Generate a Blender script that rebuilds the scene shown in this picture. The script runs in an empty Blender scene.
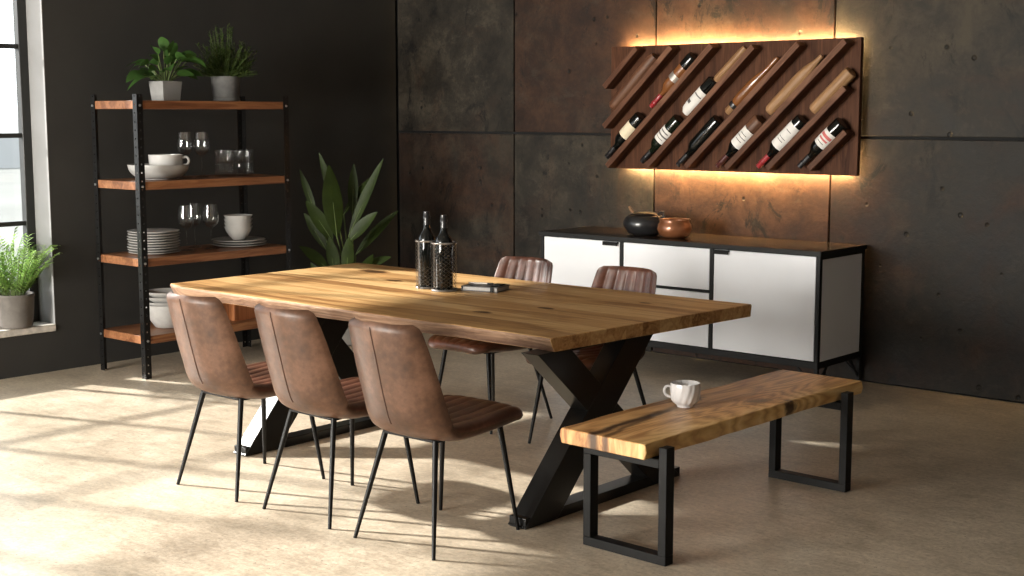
import bpy, bmesh, math, random
from mathutils import Vector, Matrix, Quaternion
from mathutils import noise as mnoise
R = math.radians
PI = math.pi
SC = bpy.context.scene
COL = SC.collection
V = Vector

# ------------------------------------------------------------------ objects
def thing(name, label, cat, loc=(0, 0, 0), rz=0.0, group=None):
    o = bpy.data.objects.new(name, None)
    COL.objects.link(o)
    o.empty_display_size = 0.1
    o.location = loc
    o.rotation_euler = (0, 0, rz)
    return tag(o, label, cat, group)

def tag(o, label, cat, group=None):
    o['label'] = label
    o['category'] = cat
    if group:
        o['group'] = group
    return o

def obj(name, bm, mats, parent=None, smooth=35, bevel=0, seg=2, solid=0, label=None):
    bmesh.ops.recalc_face_normals(bm, faces=bm.faces)
    me = bpy.data.meshes.new(name)
    bm.to_mesh(me)
    bm.free()
    if not isinstance(mats, (list, tuple)):
        mats = [mats]
    for m in mats:
        me.materials.append(m)
    if smooth:
        for p in me.polygons:
            p.use_smooth = True
        if smooth < 180:
            me.set_sharp_from_angle(angle=R(smooth))
    o = bpy.data.objects.new(name, me)
    COL.objects.link(o)
    if parent is not None:
        o.parent = parent
    if solid:
        s = o.modifiers.new('solid', 'SOLIDIFY')
        s.thickness = solid
        s.offset = 0
    if bevel:
        b = o.modifiers.new('bevel', 'BEVEL')
        b.width = bevel
        b.segments = seg
        b.limit_method = 'ANGLE'
        b.angle_limit = R(40)
        b.harden_normals = False
    if label:
        o['label'] = label
    return o

def struct(name, bm, mats, parent=None, **k):
    o = obj(name, bm, mats, parent, **k)
    if parent is None:
        o['kind'] = 'structure'
    return o

def dup(root, loc=None, rz=None, label=None, group=None):
    r = root.copy()
    COL.objects.link(r)
    if loc is not None:
        r.location = loc
    if rz is not None:
        r.rotation_euler = (0, 0, rz)
    if label:
        r['label'] = label
    if group:
        r['group'] = group
    for ch in list(root.children):
        c = ch.copy()
        COL.objects.link(c)
        c.parent = r
        for g in list(ch.children):
            d = g.copy()
            COL.objects.link(d)
            d.parent = c
    return r

def BM():
    return bmesh.new()

# ------------------------------------------------------------------ shapes
def box(bm, x0, x1, y0, y1, z0, z1, mi=0):
    vs = [bm.verts.new((x, y, z)) for x in (x0, x1) for y in (y0, y1) for z in (z0, z1)]
    for f in ((0, 1, 3, 2), (4, 6, 7, 5), (0, 4, 5, 1), (2, 3, 7, 6), (0, 2, 6, 4), (1, 5, 7, 3)):
        fc = bm.faces.new([vs[i] for i in f])
        fc.material_index = mi
    return bm

def boxed(*a):
    return box(BM(), *a)

def bar(bm, p0, p1, w, h, up=(0, 0, 1), w1=None, h1=None):
    """rectangular bar from p0 to p1; w across, h along up"""
    p0, p1 = V(p0), V(p1)
    d = (p1 - p0).normalized()
    s = d.cross(V(up)).normalized()
    u = s.cross(d).normalized()
    w1 = w if w1 is None else w1
    h1 = h if h1 is None else h1
    a = [bm.verts.new(p0 + s * (i * w / 2) + u * (j * h / 2)) for i, j in ((-1, -1), (1, -1), (1, 1), (-1, 1))]
    b = [bm.verts.new(p1 + s * (i * w1 / 2) + u * (j * h1 / 2)) for i, j in ((-1, -1), (1, -1), (1, 1), (-1, 1))]
    bm.faces.new(a)
    bm.faces.new(b[::-1])
    for i in range(4):
        bm.faces.new((a[i], b[i], b[(i + 1) % 4], a[(i + 1) % 4]))
    return bm

def tube(bm, pts, rad, seg=10, cap=True):
    pts = [V(p) for p in pts]
    n = len(pts)
    rad = rad if isinstance(rad, (list, tuple)) else [rad] * n
    prev = None
    rings = []
    for i in range(n):
        t = (pts[min(i + 1, n - 1)] - pts[max(i - 1, 0)]).normalized()
        if prev is None:
            a = V((0, 0, 1)) if abs(t.z) < 0.9 else V((1, 0, 0))
            s = t.cross(a).normalized()
        else:
            s = (prev - t * prev.dot(t)).normalized()
        prev = s
        u = t.cross(s)
        rings.append([bm.verts.new(pts[i] + (s * math.cos(2 * PI * k / seg) + u * math.sin(2 * PI * k / seg)) * rad[i]) for k in range(seg)])
    for i in range(n - 1):
        for k in range(seg):
            bm.faces.new((rings[i][k], rings[i][(k + 1) % seg], rings[i + 1][(k + 1) % seg], rings[i + 1][k]))
    if cap:
        bm.faces.new(rings[0][::-1])
        bm.faces.new(rings[-1])
    return bm

def lathe(prof, seg=32, bm=None, a0=0.0, a1=2 * PI, mod=None, c=(0, 0, 0)):
    """revolve (r, z) profile about z; r == 0 closes at the axis"""
    bm = bm or BM()
    full = abs(a1 - a0 - 2 * PI) < 1e-6
    n = seg if full else seg + 1
    rings = []
    for r, z in prof:
        if r < 1e-6:
            rings.append([bm.verts.new((c[0], c[1], c[2] + z))])
        else:
            rg = []
            for k in range(n):
                a = a0 + (a1 - a0) * k / seg
                rr = r * (mod(a, z) if mod else 1)
                rg.append(bm.verts.new((c[0] + rr * math.cos(a), c[1] + rr * math.sin(a), c[2] + z)))
            rings.append(rg)
    for i in range(len(rings) - 1):
        A, B = rings[i], rings[i + 1]
        for k in range(seg if full else seg):
            k2 = (k + 1) % n
            if not full and k + 1 >= n:
                continue
            if len(A) == 1 and len(B) == 1:
                continue
            if len(A) == 1:
                bm.faces.new((A[0], B[k], B[k2]))
            elif len(B) == 1:
                bm.faces.new((A[k], A[k2], B[0]))
            else:
                bm.faces.new((A[k], A[k2], B[k2], B[k]))
    return bm

def catmull(P, n):
    P = [tuple(p) for p in P]
    m = len(P) - 1
    out = []
    for i in range(n + 1):
        t = i / n * m
        k = min(int(t), m - 1)
        f = t - k
        p0 = P[max(k - 1, 0)]; p1 = P[k]; p2 = P[k + 1]; p3 = P[min(k + 2, m)]
        out.append(tuple(0.5 * ((2 * b) + (-a + c) * f + (2 * a - 5 * b + 4 * c - d) * f * f + (-a + 3 * b - 3 * c + d) * f ** 3)
                         for a, b, c, d in zip(p0, p1, p2, p3)))
    return out

def extrude_poly(pts, axis_vec):
    """prism: polygon of 3D points pushed along axis_vec"""
    bm = BM()
    a = [bm.verts.new(p) for p in pts]
    b = [bm.verts.new(V(p) + V(axis_vec)) for p in pts]
    bm.faces.new(a)
    bm.faces.new(b[::-1])
    n = len(pts)
    for i in range(n):
        bm.faces.new((a[i], b[i], b[(i + 1) % n], a[(i + 1) % n]))
    return bm

# ------------------------------------------------------------------ materials
class NT:
    def __init__(s, name):
        s.m = bpy.data.materials.new(name)
        s.m.use_nodes = True
        s.t = s.m.node_tree
        s.b = s.t.nodes['Principled BSDF']
        s.out = s.t.nodes['Material Output']
    def n(s, typ, ins=None, **pr):
        nd = s.t.nodes.new(typ)
        for k, v in pr.items():
            setattr(nd, k, v)
        for k, v in (ins or {}).items():
            s.set(nd.inputs[k], v)
        return nd
    def set(s, sock, v):
        if hasattr(v, 'links') and hasattr(v, 'is_output'):
            s.t.links.new(v, sock)
        elif isinstance(v, bpy.types.Node):
            s.t.links.new(v.outputs[0], sock)
        else:
            if isinstance(v, (tuple, list)) and len(v) == 3 and sock.type == 'RGBA':
                v = (*v, 1)
            sock.default_value = v
    def p(s, **k):
        for a, v in k.items():
            s.set(s.b.inputs[a.replace('_', ' ')], v)
    def coord(s, scale=(1, 1, 1), loc=(0, 0, 0), rot=(0, 0, 0), src='Object'):
        tc = s.n('ShaderNodeTexCoord')
        mp = s.n('ShaderNodeMapping', {'Vector': tc.outputs[src], 'Scale': scale, 'Location': loc, 'Rotation': rot})
        return mp.outputs[0]
    def noise(s, vec, scale, detail=4, rough=0.55, dist=0.0):
        return s.n('ShaderNodeTexNoise', {'Vector': vec, 'Scale': scale, 'Detail': detail, 'Roughness': rough, 'Distortion': dist}).outputs[0]
    def math(s, op, a, b=0.0, clamp=False):
        nd = s.n('ShaderNodeMath', operation=op, use_clamp=clamp)
        s.set(nd.inputs[0], a)
        s.set(nd.inputs[1], b)
        return nd.outputs[0]
    def ramp(s, fac, stops, interp='LINEAR'):
        nd = s.n('ShaderNodeValToRGB')
        cr = nd.color_ramp
        cr.interpolation = interp
        while len(cr.elements) < len(stops):
            cr.elements.new(0.5)
        for e, (p, c) in zip(cr.elements, stops):
            e.position = p
            e.color = (*c, 1) if not isinstance(c, (int, float)) else (c, c, c, 1)
        s.set(nd.inputs[0], fac)
        return nd.outputs[0]
    def mix(s, fac, a, b, blend='MIX'):
        nd = s.n('ShaderNodeMix', data_type='RGBA', blend_type=blend)
        s.set(nd.inputs[0], fac)
        s.set(nd.inputs[6], a)
        s.set(nd.inputs[7], b)
        return nd.outputs[2]
    def bump(s, h, strength=0.3, dist=0.01):
        nd = s.n('ShaderNodeBump', {'Height': h, 'Strength': strength, 'Distance': dist})
        s.set(s.b.inputs['Normal'], nd.outputs[0])

def simple(name, col, rough=0.5, metal=0.0, var=0.0, vscale=8, bump=0.0, bscale=60, coat=0.0, spec=0.5):
    t = NT(name)
    t.p(Roughness=rough, Metallic=metal)
    t.b.inputs['Coat Weight'].default_value = coat
    t.b.inputs['Specular IOR Level'].default_value = spec
    if var:
        f = t.noise(t.coord(), vscale)
        c = t.ramp(f, [(0.3, tuple(x * (1 - var) for x in col)), (0.7, tuple(min(1, x * (1 + var)) for x in col))])
        t.p(Base_Color=c)
    else:
        t.p(Base_Color=col)
    if bump:
        t.bump(t.noise(t.coord(), bscale, 5), bump, 0.004)
    return t.m

def wood(name, dark, mid, light, axis='X', k=1.0, plank=0.0, rough=0.45, bump=0.15, paxis='Y', seed=0.0, knots=(), spec=0.35):
    t = NT(name)
    sc = {'X': (0.7, 8, 8), 'Y': (8, 0.7, 8), 'Z': (8, 8, 0.7)}[axis]
    tc = t.n('ShaderNodeTexCoord').outputs['Object']
    vec = tc
    if plank:
        sep = t.n('ShaderNodeSeparateXYZ', {'Vector': tc})
        pid = t.math('FLOOR', t.math('DIVIDE', sep.outputs[paxis], plank))
        wn = t.n('ShaderNodeTexWhiteNoise', {'W': t.math('ADD', pid, seed)}, noise_dimensions='1D')
        off = t.n('ShaderNodeVectorMath', {0: wn.outputs['Color'], 1: (9, 9, 9)}, operation='MULTIPLY')
        vec = t.n('ShaderNodeVectorMath', {0: tc, 1: off.outputs[0]}, operation='ADD').outputs[0]
    mp = t.n('ShaderNodeMapping', {'Vector': vec, 'Scale': tuple(x * k for x in sc), 'Location': (seed, seed * 1.7, seed * 0.6)}).outputs[0]
    n1 = t.noise(mp, 0.9, 5, 0.55, 0.6)
    rings = t.n('ShaderNodeMath', operation='FRACT')
    t.set(rings.inputs[0], t.math('MULTIPLY', n1, 6.0))
    tri = t.math('ABSOLUTE', t.math('SUBTRACT', t.math('MULTIPLY', rings.outputs[0], 2.0), 1.0))
    fine = t.noise(t.n('ShaderNodeMapping', {'Vector': vec, 'Scale': tuple(x * k * (5 if x > 1 else 1.6) for x in sc)}).outputs[0], 1.6, 6, 0.65)
    f = t.math('ADD', t.math('MULTIPLY', n1, 0.55), t.math('ADD', t.math('MULTIPLY', tri, 0.14), t.math('MULTIPLY', fine, 0.36)))
    if plank:
        f = t.math('ADD', f, t.math('MULTIPLY', t.math('SUBTRACT', wn.outputs['Value'], 0.5), 0.12))
    for (kx, ky, kz, kr) in knots:
        dv = t.n('ShaderNodeVectorMath', {0: tc, 1: (kx, ky, kz)}, operation='SUBTRACT').outputs[0]
        dv = t.n('ShaderNodeVectorMath', {0: dv, 1: {'X': (0.45, 1, 1), 'Y': (1, 0.45, 1), 'Z': (1, 1, 0.45)}[axis]}, operation='MULTIPLY').outputs[0]
        ln = t.n('ShaderNodeVectorMath', {0: dv}, operation='LENGTH').outputs['Value']
        ln = t.math('ADD', ln, t.math('MULTIPLY', t.math('SUBTRACT', t.noise(tc, 30, 3), 0.5), kr * 0.7))
        g = t.math('SUBTRACT', 1.0, t.math('DIVIDE', ln, kr), clamp=True)
        f = t.math('SUBTRACT', f, t.math('MULTIPLY', g, 0.75))
    col = t.ramp(f, [(0.24, tuple(x * 0.35 for x in dark)), (0.36, dark), (0.52, mid), (0.7, light)])
    t.p(Base_Color=col, Roughness=rough)
    t.b.inputs['Specular IOR Level'].default_value = spec
    t.bump(fine, bump, 0.003)
    return t.m

def leather(name, col, rough, sp):
    t = NT(name)
    co = t.coord()
    a = t.noise(co, 5, 5, 0.6)
    b = t.noise(co, 38, 4, 0.6)
    f = t.math('ADD', t.math('MULTIPLY', a, 0.7), t.math('MULTIPLY', b, 0.3))
    c = t.ramp(f, [(0.36, tuple(x * 0.5 for x in col)), (0.5, col), (0.65, tuple(min(1, x * 1.65 + 0.01) for x in col))])
    t.p(Base_Color=c, Roughness=rough)
    t.b.inputs['Specular IOR Level'].default_value = sp
    vr = t.n('ShaderNodeTexVoronoi', {'Vector': co, 'Scale': 260.0})
    t.bump(t.math('ADD', t.math('MULTIPLY', vr.outputs[0], 0.5), b), 0.12, 0.002)
    return t.m

def thin_glass(name, tint=(1, 1, 1), refl=1.0):
    t = NT(name)
    t.t.nodes.remove(t.b)
    tr = t.n('ShaderNodeBsdfTransparent', {'Color': tint})
    gl = t.n('ShaderNodeBsdfGlossy', {'Roughness': 0.03})
    lw = t.n('ShaderNodeLayerWeight', {'Blend': 0.5})
    fr = t.math('ADD', t.math('MULTIPLY', t.math('POWER', lw.outputs['Facing'], 3.5), 0.55), 0.035)
    mx = t.n('ShaderNodeMixShader', {0: t.math('MULTIPLY', fr, refl, True), 1: tr.outputs[0], 2: gl.outputs[0]})
    t.t.links.new(mx.outputs[0], t.out.inputs[0])
    return t.m

def emit(name, col, s):
    t = NT(name)
    t.p(Base_Color=(0, 0, 0), Emission_Color=(*col, 1), Emission_Strength=s)
    return t.m

# floor: polished beige concrete, blotched and pitted
def floor_mat():
    t = NT('polished_concrete')
    co = t.coord()
    a = t.noise(co, 0.9, 6, 0.6, 0.4)
    b = t.noise(co, 7, 6, 0.68, 0.3)
    s = t.noise(t.coord((2.2, 9, 1), rot=(0, 0, R(35))), 3.0, 7, 0.75, 0.8)
    f = t.math('ADD', t.math('ADD', t.math('MULTIPLY', a, 0.4), t.math('MULTIPLY', b, 0.3)), t.math('MULTIPLY', s, 0.3))
    c = t.ramp(f, [(0.36, (0.24, 0.190, 0.136)), (0.5, (0.44, 0.365, 0.275)), (0.64, (0.60, 0.52, 0.41))])
    gr = t.noise(co, 46, 6, 0.75)
    c = t.mix(0.34, c, t.ramp(gr, [(0.36, 0.18), (0.5, 0.5), (0.62, 0.76)]), 'OVERLAY')
    st = t.noise(t.coord((3, 14, 1), rot=(0, 0, R(41))), 2.2, 8, 0.8, 1.2)
    c = t.mix(t.ramp(st, [(0.58, 0.0), (0.68, 0.42)]), c, (0.13, 0.10, 0.07))
    pit = t.ramp(t.noise(co, 60, 3, 0.6), [(0.33, 1.0), (0.38, 0.0)])
    pit2 = t.math('MULTIPLY', pit, t.ramp(b, [(0.45, 0.0), (0.6, 1.0)]))
    c = t.mix(t.math('MULTIPLY', pit2, 0.8), c, (0.09, 0.07, 0.05))
    t.p(Base_Color=c)
    t.p(Roughness=t.ramp(f, [(0.35, 0.30), (0.65, 0.5)]))
    t.bump(t.math('SUBTRACT', s, pit2), 0.18, 0.004)
    return t.m

def panel_mat(seed, rust_bias, tone):
    t = NT('rusted_concrete_panel')
    co = t.coord(loc=(seed * 3.7, 0, seed * 1.9))
    oc = t.coord()
    def blob(x, z, r):
        d = t.n('ShaderNodeVectorMath', {0: oc, 1: (x, 7.82, z)}, operation='DISTANCE').outputs['Value']
        return t.math('SUBTRACT', 1.0, t.math('DIVIDE', d, r), True)
    big = t.noise(t.coord((0.8, 1, 0.8), loc=(1.3 + seed, 0, 0.4 + seed)), 1.6, 6, 0.65, 0.5)
    med = t.noise(co, 4.5, 8, 0.68, 0.5)
    fine = t.noise(co, 30, 6, 0.7)
    f = t.math('ADD', t.math('ADD', t.math('MULTIPLY', big, 0.45), t.math('MULTIPLY', med, 0.4)), t.math('MULTIPLY', fine, 0.15))
    def tn(c):
        return tuple(q * tone for q in c)
    grey = t.ramp(f, [(0.38, tn((0.006, 0.005, 0.0036))), (0.5, tn((0.023, 0.0186, 0.0132))), (0.62, tn((0.060, 0.049, 0.034)))])
    rust = t.ramp(f, [(0.38, tn((0.010, 0.0042, 0.0023))), (0.5, tn((0.034, 0.0145, 0.0075))), (0.62, tn((0.078, 0.037, 0.019)))])
    rn = t.noise(t.coord((0.55, 1, 0.7), loc=(3.1 + seed * 2, 0, 0.2 + seed)), 1.3, 6, 0.7, 0.8)
    rn = t.math('ADD', rn, rust_bias)
    rn = t.math('ADD', rn, t.math('MULTIPLY', blob(-4.8, 1.0, 1.4), 0.35))
    rm = t.ramp(rn, [(0.46, 0.0), (0.64, 0.95)])
    c = t.mix(rm, grey, rust)
    # dark scabs
    scab = t.ramp(t.noise(t.coord((2.6, 1, 1.5), loc=(seed * 5, 0, seed)), 1.6, 9, 0.8, 0.9), [(0.55, 0.0), (0.62, 0.9)])
    c = t.mix(scab, c, (0.005, 0.0042, 0.0036))
    dust = t.ramp(t.noise(t.coord((2.0, 1, 2.6), loc=(7, 0, 3)), 2.0, 8, 0.8, 0.5), [(0.56, 0.0), (0.72, 0.5)])
    c = t.mix(dust, c, tn((0.075, 0.063, 0.046)))
    # form-tie holes and small bug holes
    vo = t.n('ShaderNodeTexVoronoi', {'Vector': t.coord((8, 0.01, 8)), 'Scale': 1.0, 'Randomness': 1.0})
    sel = t.n('ShaderNodeSeparateColor', {'Color': vo.outputs['Color']})
    hole = t.math('MULTIPLY', t.ramp(vo.outputs['Distance'], [(0.08, 1.0), (0.14, 0.0)]), t.math('GREATER_THAN', sel.outputs[0], 0.62))
    c = t.mix(t.math('MULTIPLY', hole, 0.85), c, (0.004, 0.0035, 0.003))
    t.p(Base_Color=c, Roughness=t.ramp(f, [(0.3, 0.5), (0.7, 0.75)]))
    t.b.inputs['Specular IOR Level'].default_value = 0.25
    t.bump(t.math('SUBTRACT', t.math('ADD', t.math('MULTIPLY', fine, 0.4), med), t.math('MULTIPLY', hole, 1.5)), 0.5, 0.010)
    return t.m

M = {}
M['floor'] = floor_mat()
PANELS = [panel_mat(0.0, -0.03, 0.95), panel_mat(1.3, 0.10, 0.62), panel_mat(2.1, 0.03, 0.60), panel_mat(3.4, -0.06, 0.85), panel_mat(4.2, 0.12, 0.95), panel_mat(5.6, -0.10, 0.80), panel_mat(6.1, 0.00, 0.62)]
M['joint'] = simple('dark_joint', (0.004, 0.004, 0.004), 0.9, var=0.2)
M['charcoal'] = simple('charcoal_paint', (0.026, 0.0245, 0.022), 0.8, var=0.12, vscale=3, bump=0.05, bscale=90)
M['ceiling'] = simple('grey_ceiling_paint', (0.26, 0.25, 0.24), 0.8, var=0.1)
M['pale_wall'] = simple('pale_wall_paint', (0.36, 0.35, 0.34), 0.8, var=0.03)
M['reveal'] = simple('pale_plaster', (0.21, 0.208, 0.206), 0.8, var=0.06, vscale=5, bump=0.08)
M['sill'] = simple('sill_stone', (0.52, 0.48, 0.43), 0.6, var=0.25, vscale=22, bump=0.15, bscale=80)
M['black_frame'] = simple('black_window_steel', (0.012, 0.012, 0.011), 0.45, var=0.15)
M['black_steel'] = simple('black_powder_coat', (0.005, 0.0047, 0.0045), 0.5, var=0.2, vscale=20, bump=0.03, bscale=300, spec=0.16)
M['gloss_steel'] = simple('satin_black_steel', (0.006, 0.0057, 0.0055), 0.30, var=0.15, vscale=20, spec=0.32)
M['leg_steel'] = simple('black_chair_steel', (0.005, 0.0046, 0.0043), 0.42, var=0.2, spec=0.2)
M['bolt'] = simple('zinc_bolt', (0.55, 0.55, 0.55), 0.35, metal=0.9, var=0.1)
M['dark_steel'] = simple('charcoal_steel', (0.0115, 0.0115, 0.0115), 0.5, var=0.15, spec=0.2)
M['white'] = simple('white_lacquer', (0.78, 0.79, 0.82), 0.45, var=0.015, vscale=3)
M['walnut_top'] = wood('dark_walnut_veneer', (0.012, 0.008, 0.006), (0.028, 0.017, 0.011), (0.05, 0.03, 0.018), 'X', 1.3, rough=0.26, bump=0.03)
M['oak'] = wood('golden_oak_table', (0.22, 0.098, 0.030), (0.45, 0.250, 0.095), (0.64, 0.43, 0.20), 'X', 1.25, plank=0.115, rough=0.40, bump=0.12, seed=3.3,
                knots=((0.62, -0.34, 0.77, 0.03), (-0.55, 0.22, 0.77, 0.035), (0.12, 0.30, 0.77, 0.03), (-0.95, 0.45, 0.77, 0.06), (0.75, -0.05, 0.77, 0.025), (1.0, 0.4, 0.77, 0.02)))
M['live_edge'] = wood('table_live_edge', (0.10, 0.05, 0.03), (0.22, 0.125, 0.075), (0.42, 0.27, 0.17), 'X', 2.0, rough=0.7, bump=0.7, seed=7.7)
M['walnut'] = wood('walnut_rack', (0.045, 0.0175, 0.0092), (0.105, 0.044, 0.023), (0.175, 0.082, 0.045), 'X', 1.6, rough=0.55, bump=0.12, seed=1.1, spec=0.15)
M['shelf_wood'] = wood('reddish_shelf_wood', (0.095, 0.034, 0.014), (0.195, 0.078, 0.033), (0.33, 0.155, 0.07), 'Y', 1.4, rough=0.4, bump=0.12, seed=5.2)
M['crate_wood'] = wood('orange_box_wood', (0.16, 0.048, 0.014), (0.27, 0.09, 0.03), (0.38, 0.145, 0.056), 'Z', 2.0, rough=0.5, seed=2.0)
M['pale_rod'] = wood('tan_turned_wood', (0.17, 0.085, 0.035), (0.27, 0.145, 0.065), (0.38, 0.22, 0.11), 'Z', 2.5, rough=0.5, seed=4.0)
M['dark_rod'] = wood('dark_turned_wood', (0.06, 0.024, 0.012), (0.115, 0.05, 0.026), (0.17, 0.08, 0.042), 'Z', 2.5, rough=0.5, seed=6.0)
M['amber'] = simple('amber_brown_glass', (0.20, 0.075, 0.025), 0.2, var=0.2, coat=0.4)
M['suede'] = leather('brown_suede_leather', (0.074, 0.033, 0.0165), 0.46, 0.42)
M['leather'] = leather('brown_seat_leather', (0.085, 0.028, 0.0145), 0.36, 0.6)
M['seam'] = simple('dark_brown_thread', (0.055, 0.024, 0.014), 0.7)
M['black_glass'] = simple('black_bottle_glass', (0.004, 0.0045, 0.004), 0.05, coat=0.2, spec=0.4)
M['green_glass'] = simple('dark_green_bottle_glass', (0.006, 0.009, 0.005), 0.06, coat=0.2, spec=0.4)
M['label'] = simple('white_label_paper', (0.72, 0.69, 0.65), 0.7, var=0.06, vscale=40)
M['cream'] = simple('cream_label_paper', (0.72, 0.62, 0.44), 0.7, var=0.06, vscale=40)
M['ink'] = simple('grey_label_ink', (0.10, 0.09, 0.085), 0.7)
M['red_ink'] = simple('faded_red_label_ink', (0.55, 0.13, 0.12), 0.7)
M['red_foil'] = simple('red_capsule_foil', (0.30, 0.025, 0.03), 0.35, coat=0.3)
M['dark_foil'] = simple('maroon_capsule_foil', (0.07, 0.018, 0.016), 0.35, coat=0.3)
M['black_foil'] = simple('black_capsule_foil', (0.012, 0.011, 0.012), 0.4, coat=0.3)
M['silver'] = simple('silver_band', (0.55, 0.5, 0.45), 0.35, metal=0.6, var=0.2)
M['china'] = simple('white_glazed_china', (0.50, 0.485, 0.465), 0.25, var=0.04, coat=0.3)
M['greyware'] = simple('light_grey_stoneware', (0.36, 0.35, 0.335), 0.35, var=0.1, vscale=20)
M['cup'] = simple('white_cup_porcelain', (0.76, 0.74, 0.74), 0.22, coat=0.4)
M['glass'] = thin_glass('clear_thin_glass', (0.97, 0.975, 0.975), 1.5)
M['pane'] = thin_glass('window_pane_glass', (0.98, 0.99, 0.99), 1.0)
M['lace'] = simple('dark_bronze_lattice', (0.30, 0.28, 0.26), 0.35, metal=0.75, var=0.3, vscale=30)
M['pot_black'] = simple('black_glazed_clay', (0.016, 0.016, 0.017), 0.3, var=0.3, coat=0.4)
M['copper'] = simple('copper_brown_glaze', (0.25, 0.095, 0.04), 0.28, metal=0.35, var=0.3, coat=0.5)
M['pot_grey'] = simple('grey_concrete_pot', (0.14, 0.137, 0.131), 0.8, var=0.25, vscale=14, bump=0.15)
M['pot_white'] = simple('pale_cement_pot', (0.25, 0.245, 0.235), 0.75, var=0.15, vscale=10, bump=0.12)
M['pot_taupe'] = simple('taupe_clay_pot', (0.115, 0.102, 0.09), 0.75, var=0.2, vscale=14, bump=0.1)
M['soil'] = simple('potting_soil', (0.03, 0.02, 0.013), 0.95, var=0.5, vscale=60, bump=0.6, bscale=80)
M['stem'] = simple('green_stem', (0.09, 0.13, 0.035), 0.6, var=0.2)
def leafm(name, col, trans=0.25):
    t = NT(name)
    f = t.noise(t.coord(), 6, 4)
    c = t.ramp(f, [(0.32, tuple(x * 0.6 for x in col)), (0.7, tuple(x * 1.35 for x in col))])
    t.p(Base_Color=c, Roughness=0.5)
    t.b.inputs['Specular IOR Level'].default_value = 0.22
    tl = t.n('ShaderNodeBsdfTranslucent', {'Color': c})
    mx = t.n('ShaderNodeMixShader', {0: trans, 1: t.b.outputs[0], 2: tl.outputs[0]})
    t.t.links.new(mx.outputs[0], t.out.inputs[0])
    return t.m
M['leaf'] = leafm('glossy_green_leaf', (0.042, 0.098, 0.020))
M['fern'] = leafm('dark_olive_fern', (0.048, 0.078, 0.017))
M['palm'] = leafm('bright_palm_leaf', (0.30, 0.46, 0.13), 0.45)
M['paradise'] = leafm('deep_green_leaf', (0.026, 0.043, 0.007), 0.12)
M['cover'] = simple('grey_book_cover', (0.085, 0.082, 0.08), 0.35, var=0.15, vscale=30)
M['paper'] = simple('page_block_paper', (0.42, 0.40, 0.38), 0.7, var=0.1, vscale=90)
M['led'] = emit('warm_led', (1.0, 0.66, 0.29), 500.0)
M['outground'] = simple('hazy_pale_ground', (0.13, 0.135, 0.125), 0.9, var=0.25, vscale=0.06)
M['hill'] = simple('hazy_far_trees', (0.26, 0.27, 0.27), 0.95, var=0.12, vscale=0.05)

# ------------------------------------------------------------------ room
XL, YB, ZC = -8.06, 7.82, 3.25
XR, YF = 2.2, -3.4
struct('floor', boxed(XL - 0.3, XR + 0.2, YF - 0.2, YB + 0.2, -0.15, 0.0), M['floor'], smooth=0)
struct('ceiling', boxed(XL - 0.3, XR + 0.2, YF - 0.2, YB + 0.2, ZC, ZC + 0.15), M['ceiling'], smooth=0)
# back wall: large panels with fine open joints
bm = BM()
xs = [XL + 0.02, -6.792, -5.503, -4.152, -2.85, -1.5, -0.2, 1.1, XR]
zs = [0.0, 1.53, ZC]
g = 0.006
for i in range(len(xs) - 1):
    for j in range(2):
        mi = {(0, 1): 0, (1, 1): 1, (0, 0): 2, (1, 0): 3, (2, 1): 4, (2, 0): 4, (3, 1): 5, (3, 0): 6}.get((i, j), 5 + j % 2)
        box(bm, xs[i] + g, xs[i + 1] - g, YB, YB + 0.03, zs[j] + (0.009 if j else 0.012), zs[j + 1] - (0.009 if j == 0 else 0), mi)
box(bm, XL - 0.3, XR + 0.2, YB + 0.032, YB + 0.2, 0, ZC, 7)
struct('wall_back', bm, PANELS + [M['joint']], bevel=0.003, seg=1, smooth=0)
struct('wall_right', boxed(XR, XR + 0.2, YF, YB, 0, ZC), M['pale_wall'], smooth=0)

# left wall with tall window openings
WZ0, WZ1 = 0.31, 2.72
WIN = [(0.42, 4.70), (-2.9, -0.1)]
bm = BM()
ys = [YF] + [y for w in WIN[::-1] for y in w] + [YB]
for i in range(0, len(ys), 2):
    box(bm, XL - 0.3, XL, ys[i], ys[i + 1], 0, ZC)
for a, b in WIN:
    box(bm, XL - 0.3, XL, a, b, 0, WZ0 - 0.045)
    box(bm, XL - 0.3, XL, a, b, WZ1, ZC)
struct('wall_left', bm, M['charcoal'], smooth=0)
# front wall behind the camera, with an unseen window band added for front fill
FW = [(-7.9, -6.2), (-6.05, -4.35)]
bm = BM()
fx = [XL - 0.3] + [x for w in FW for x in w] + [XR + 0.2]
for i in range(0, len(fx), 2):
    box(bm, fx[i], fx[i + 1], YF - 0.2, YF, 0, ZC)
for a, b in FW:
    box(bm, a, b, YF - 0.2, YF, 0, 0.35)
    box(bm, a, b, YF - 0.2, YF, 2.8, ZC)
struct('wall_front', bm, M['charcoal'], smooth=0)

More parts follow.
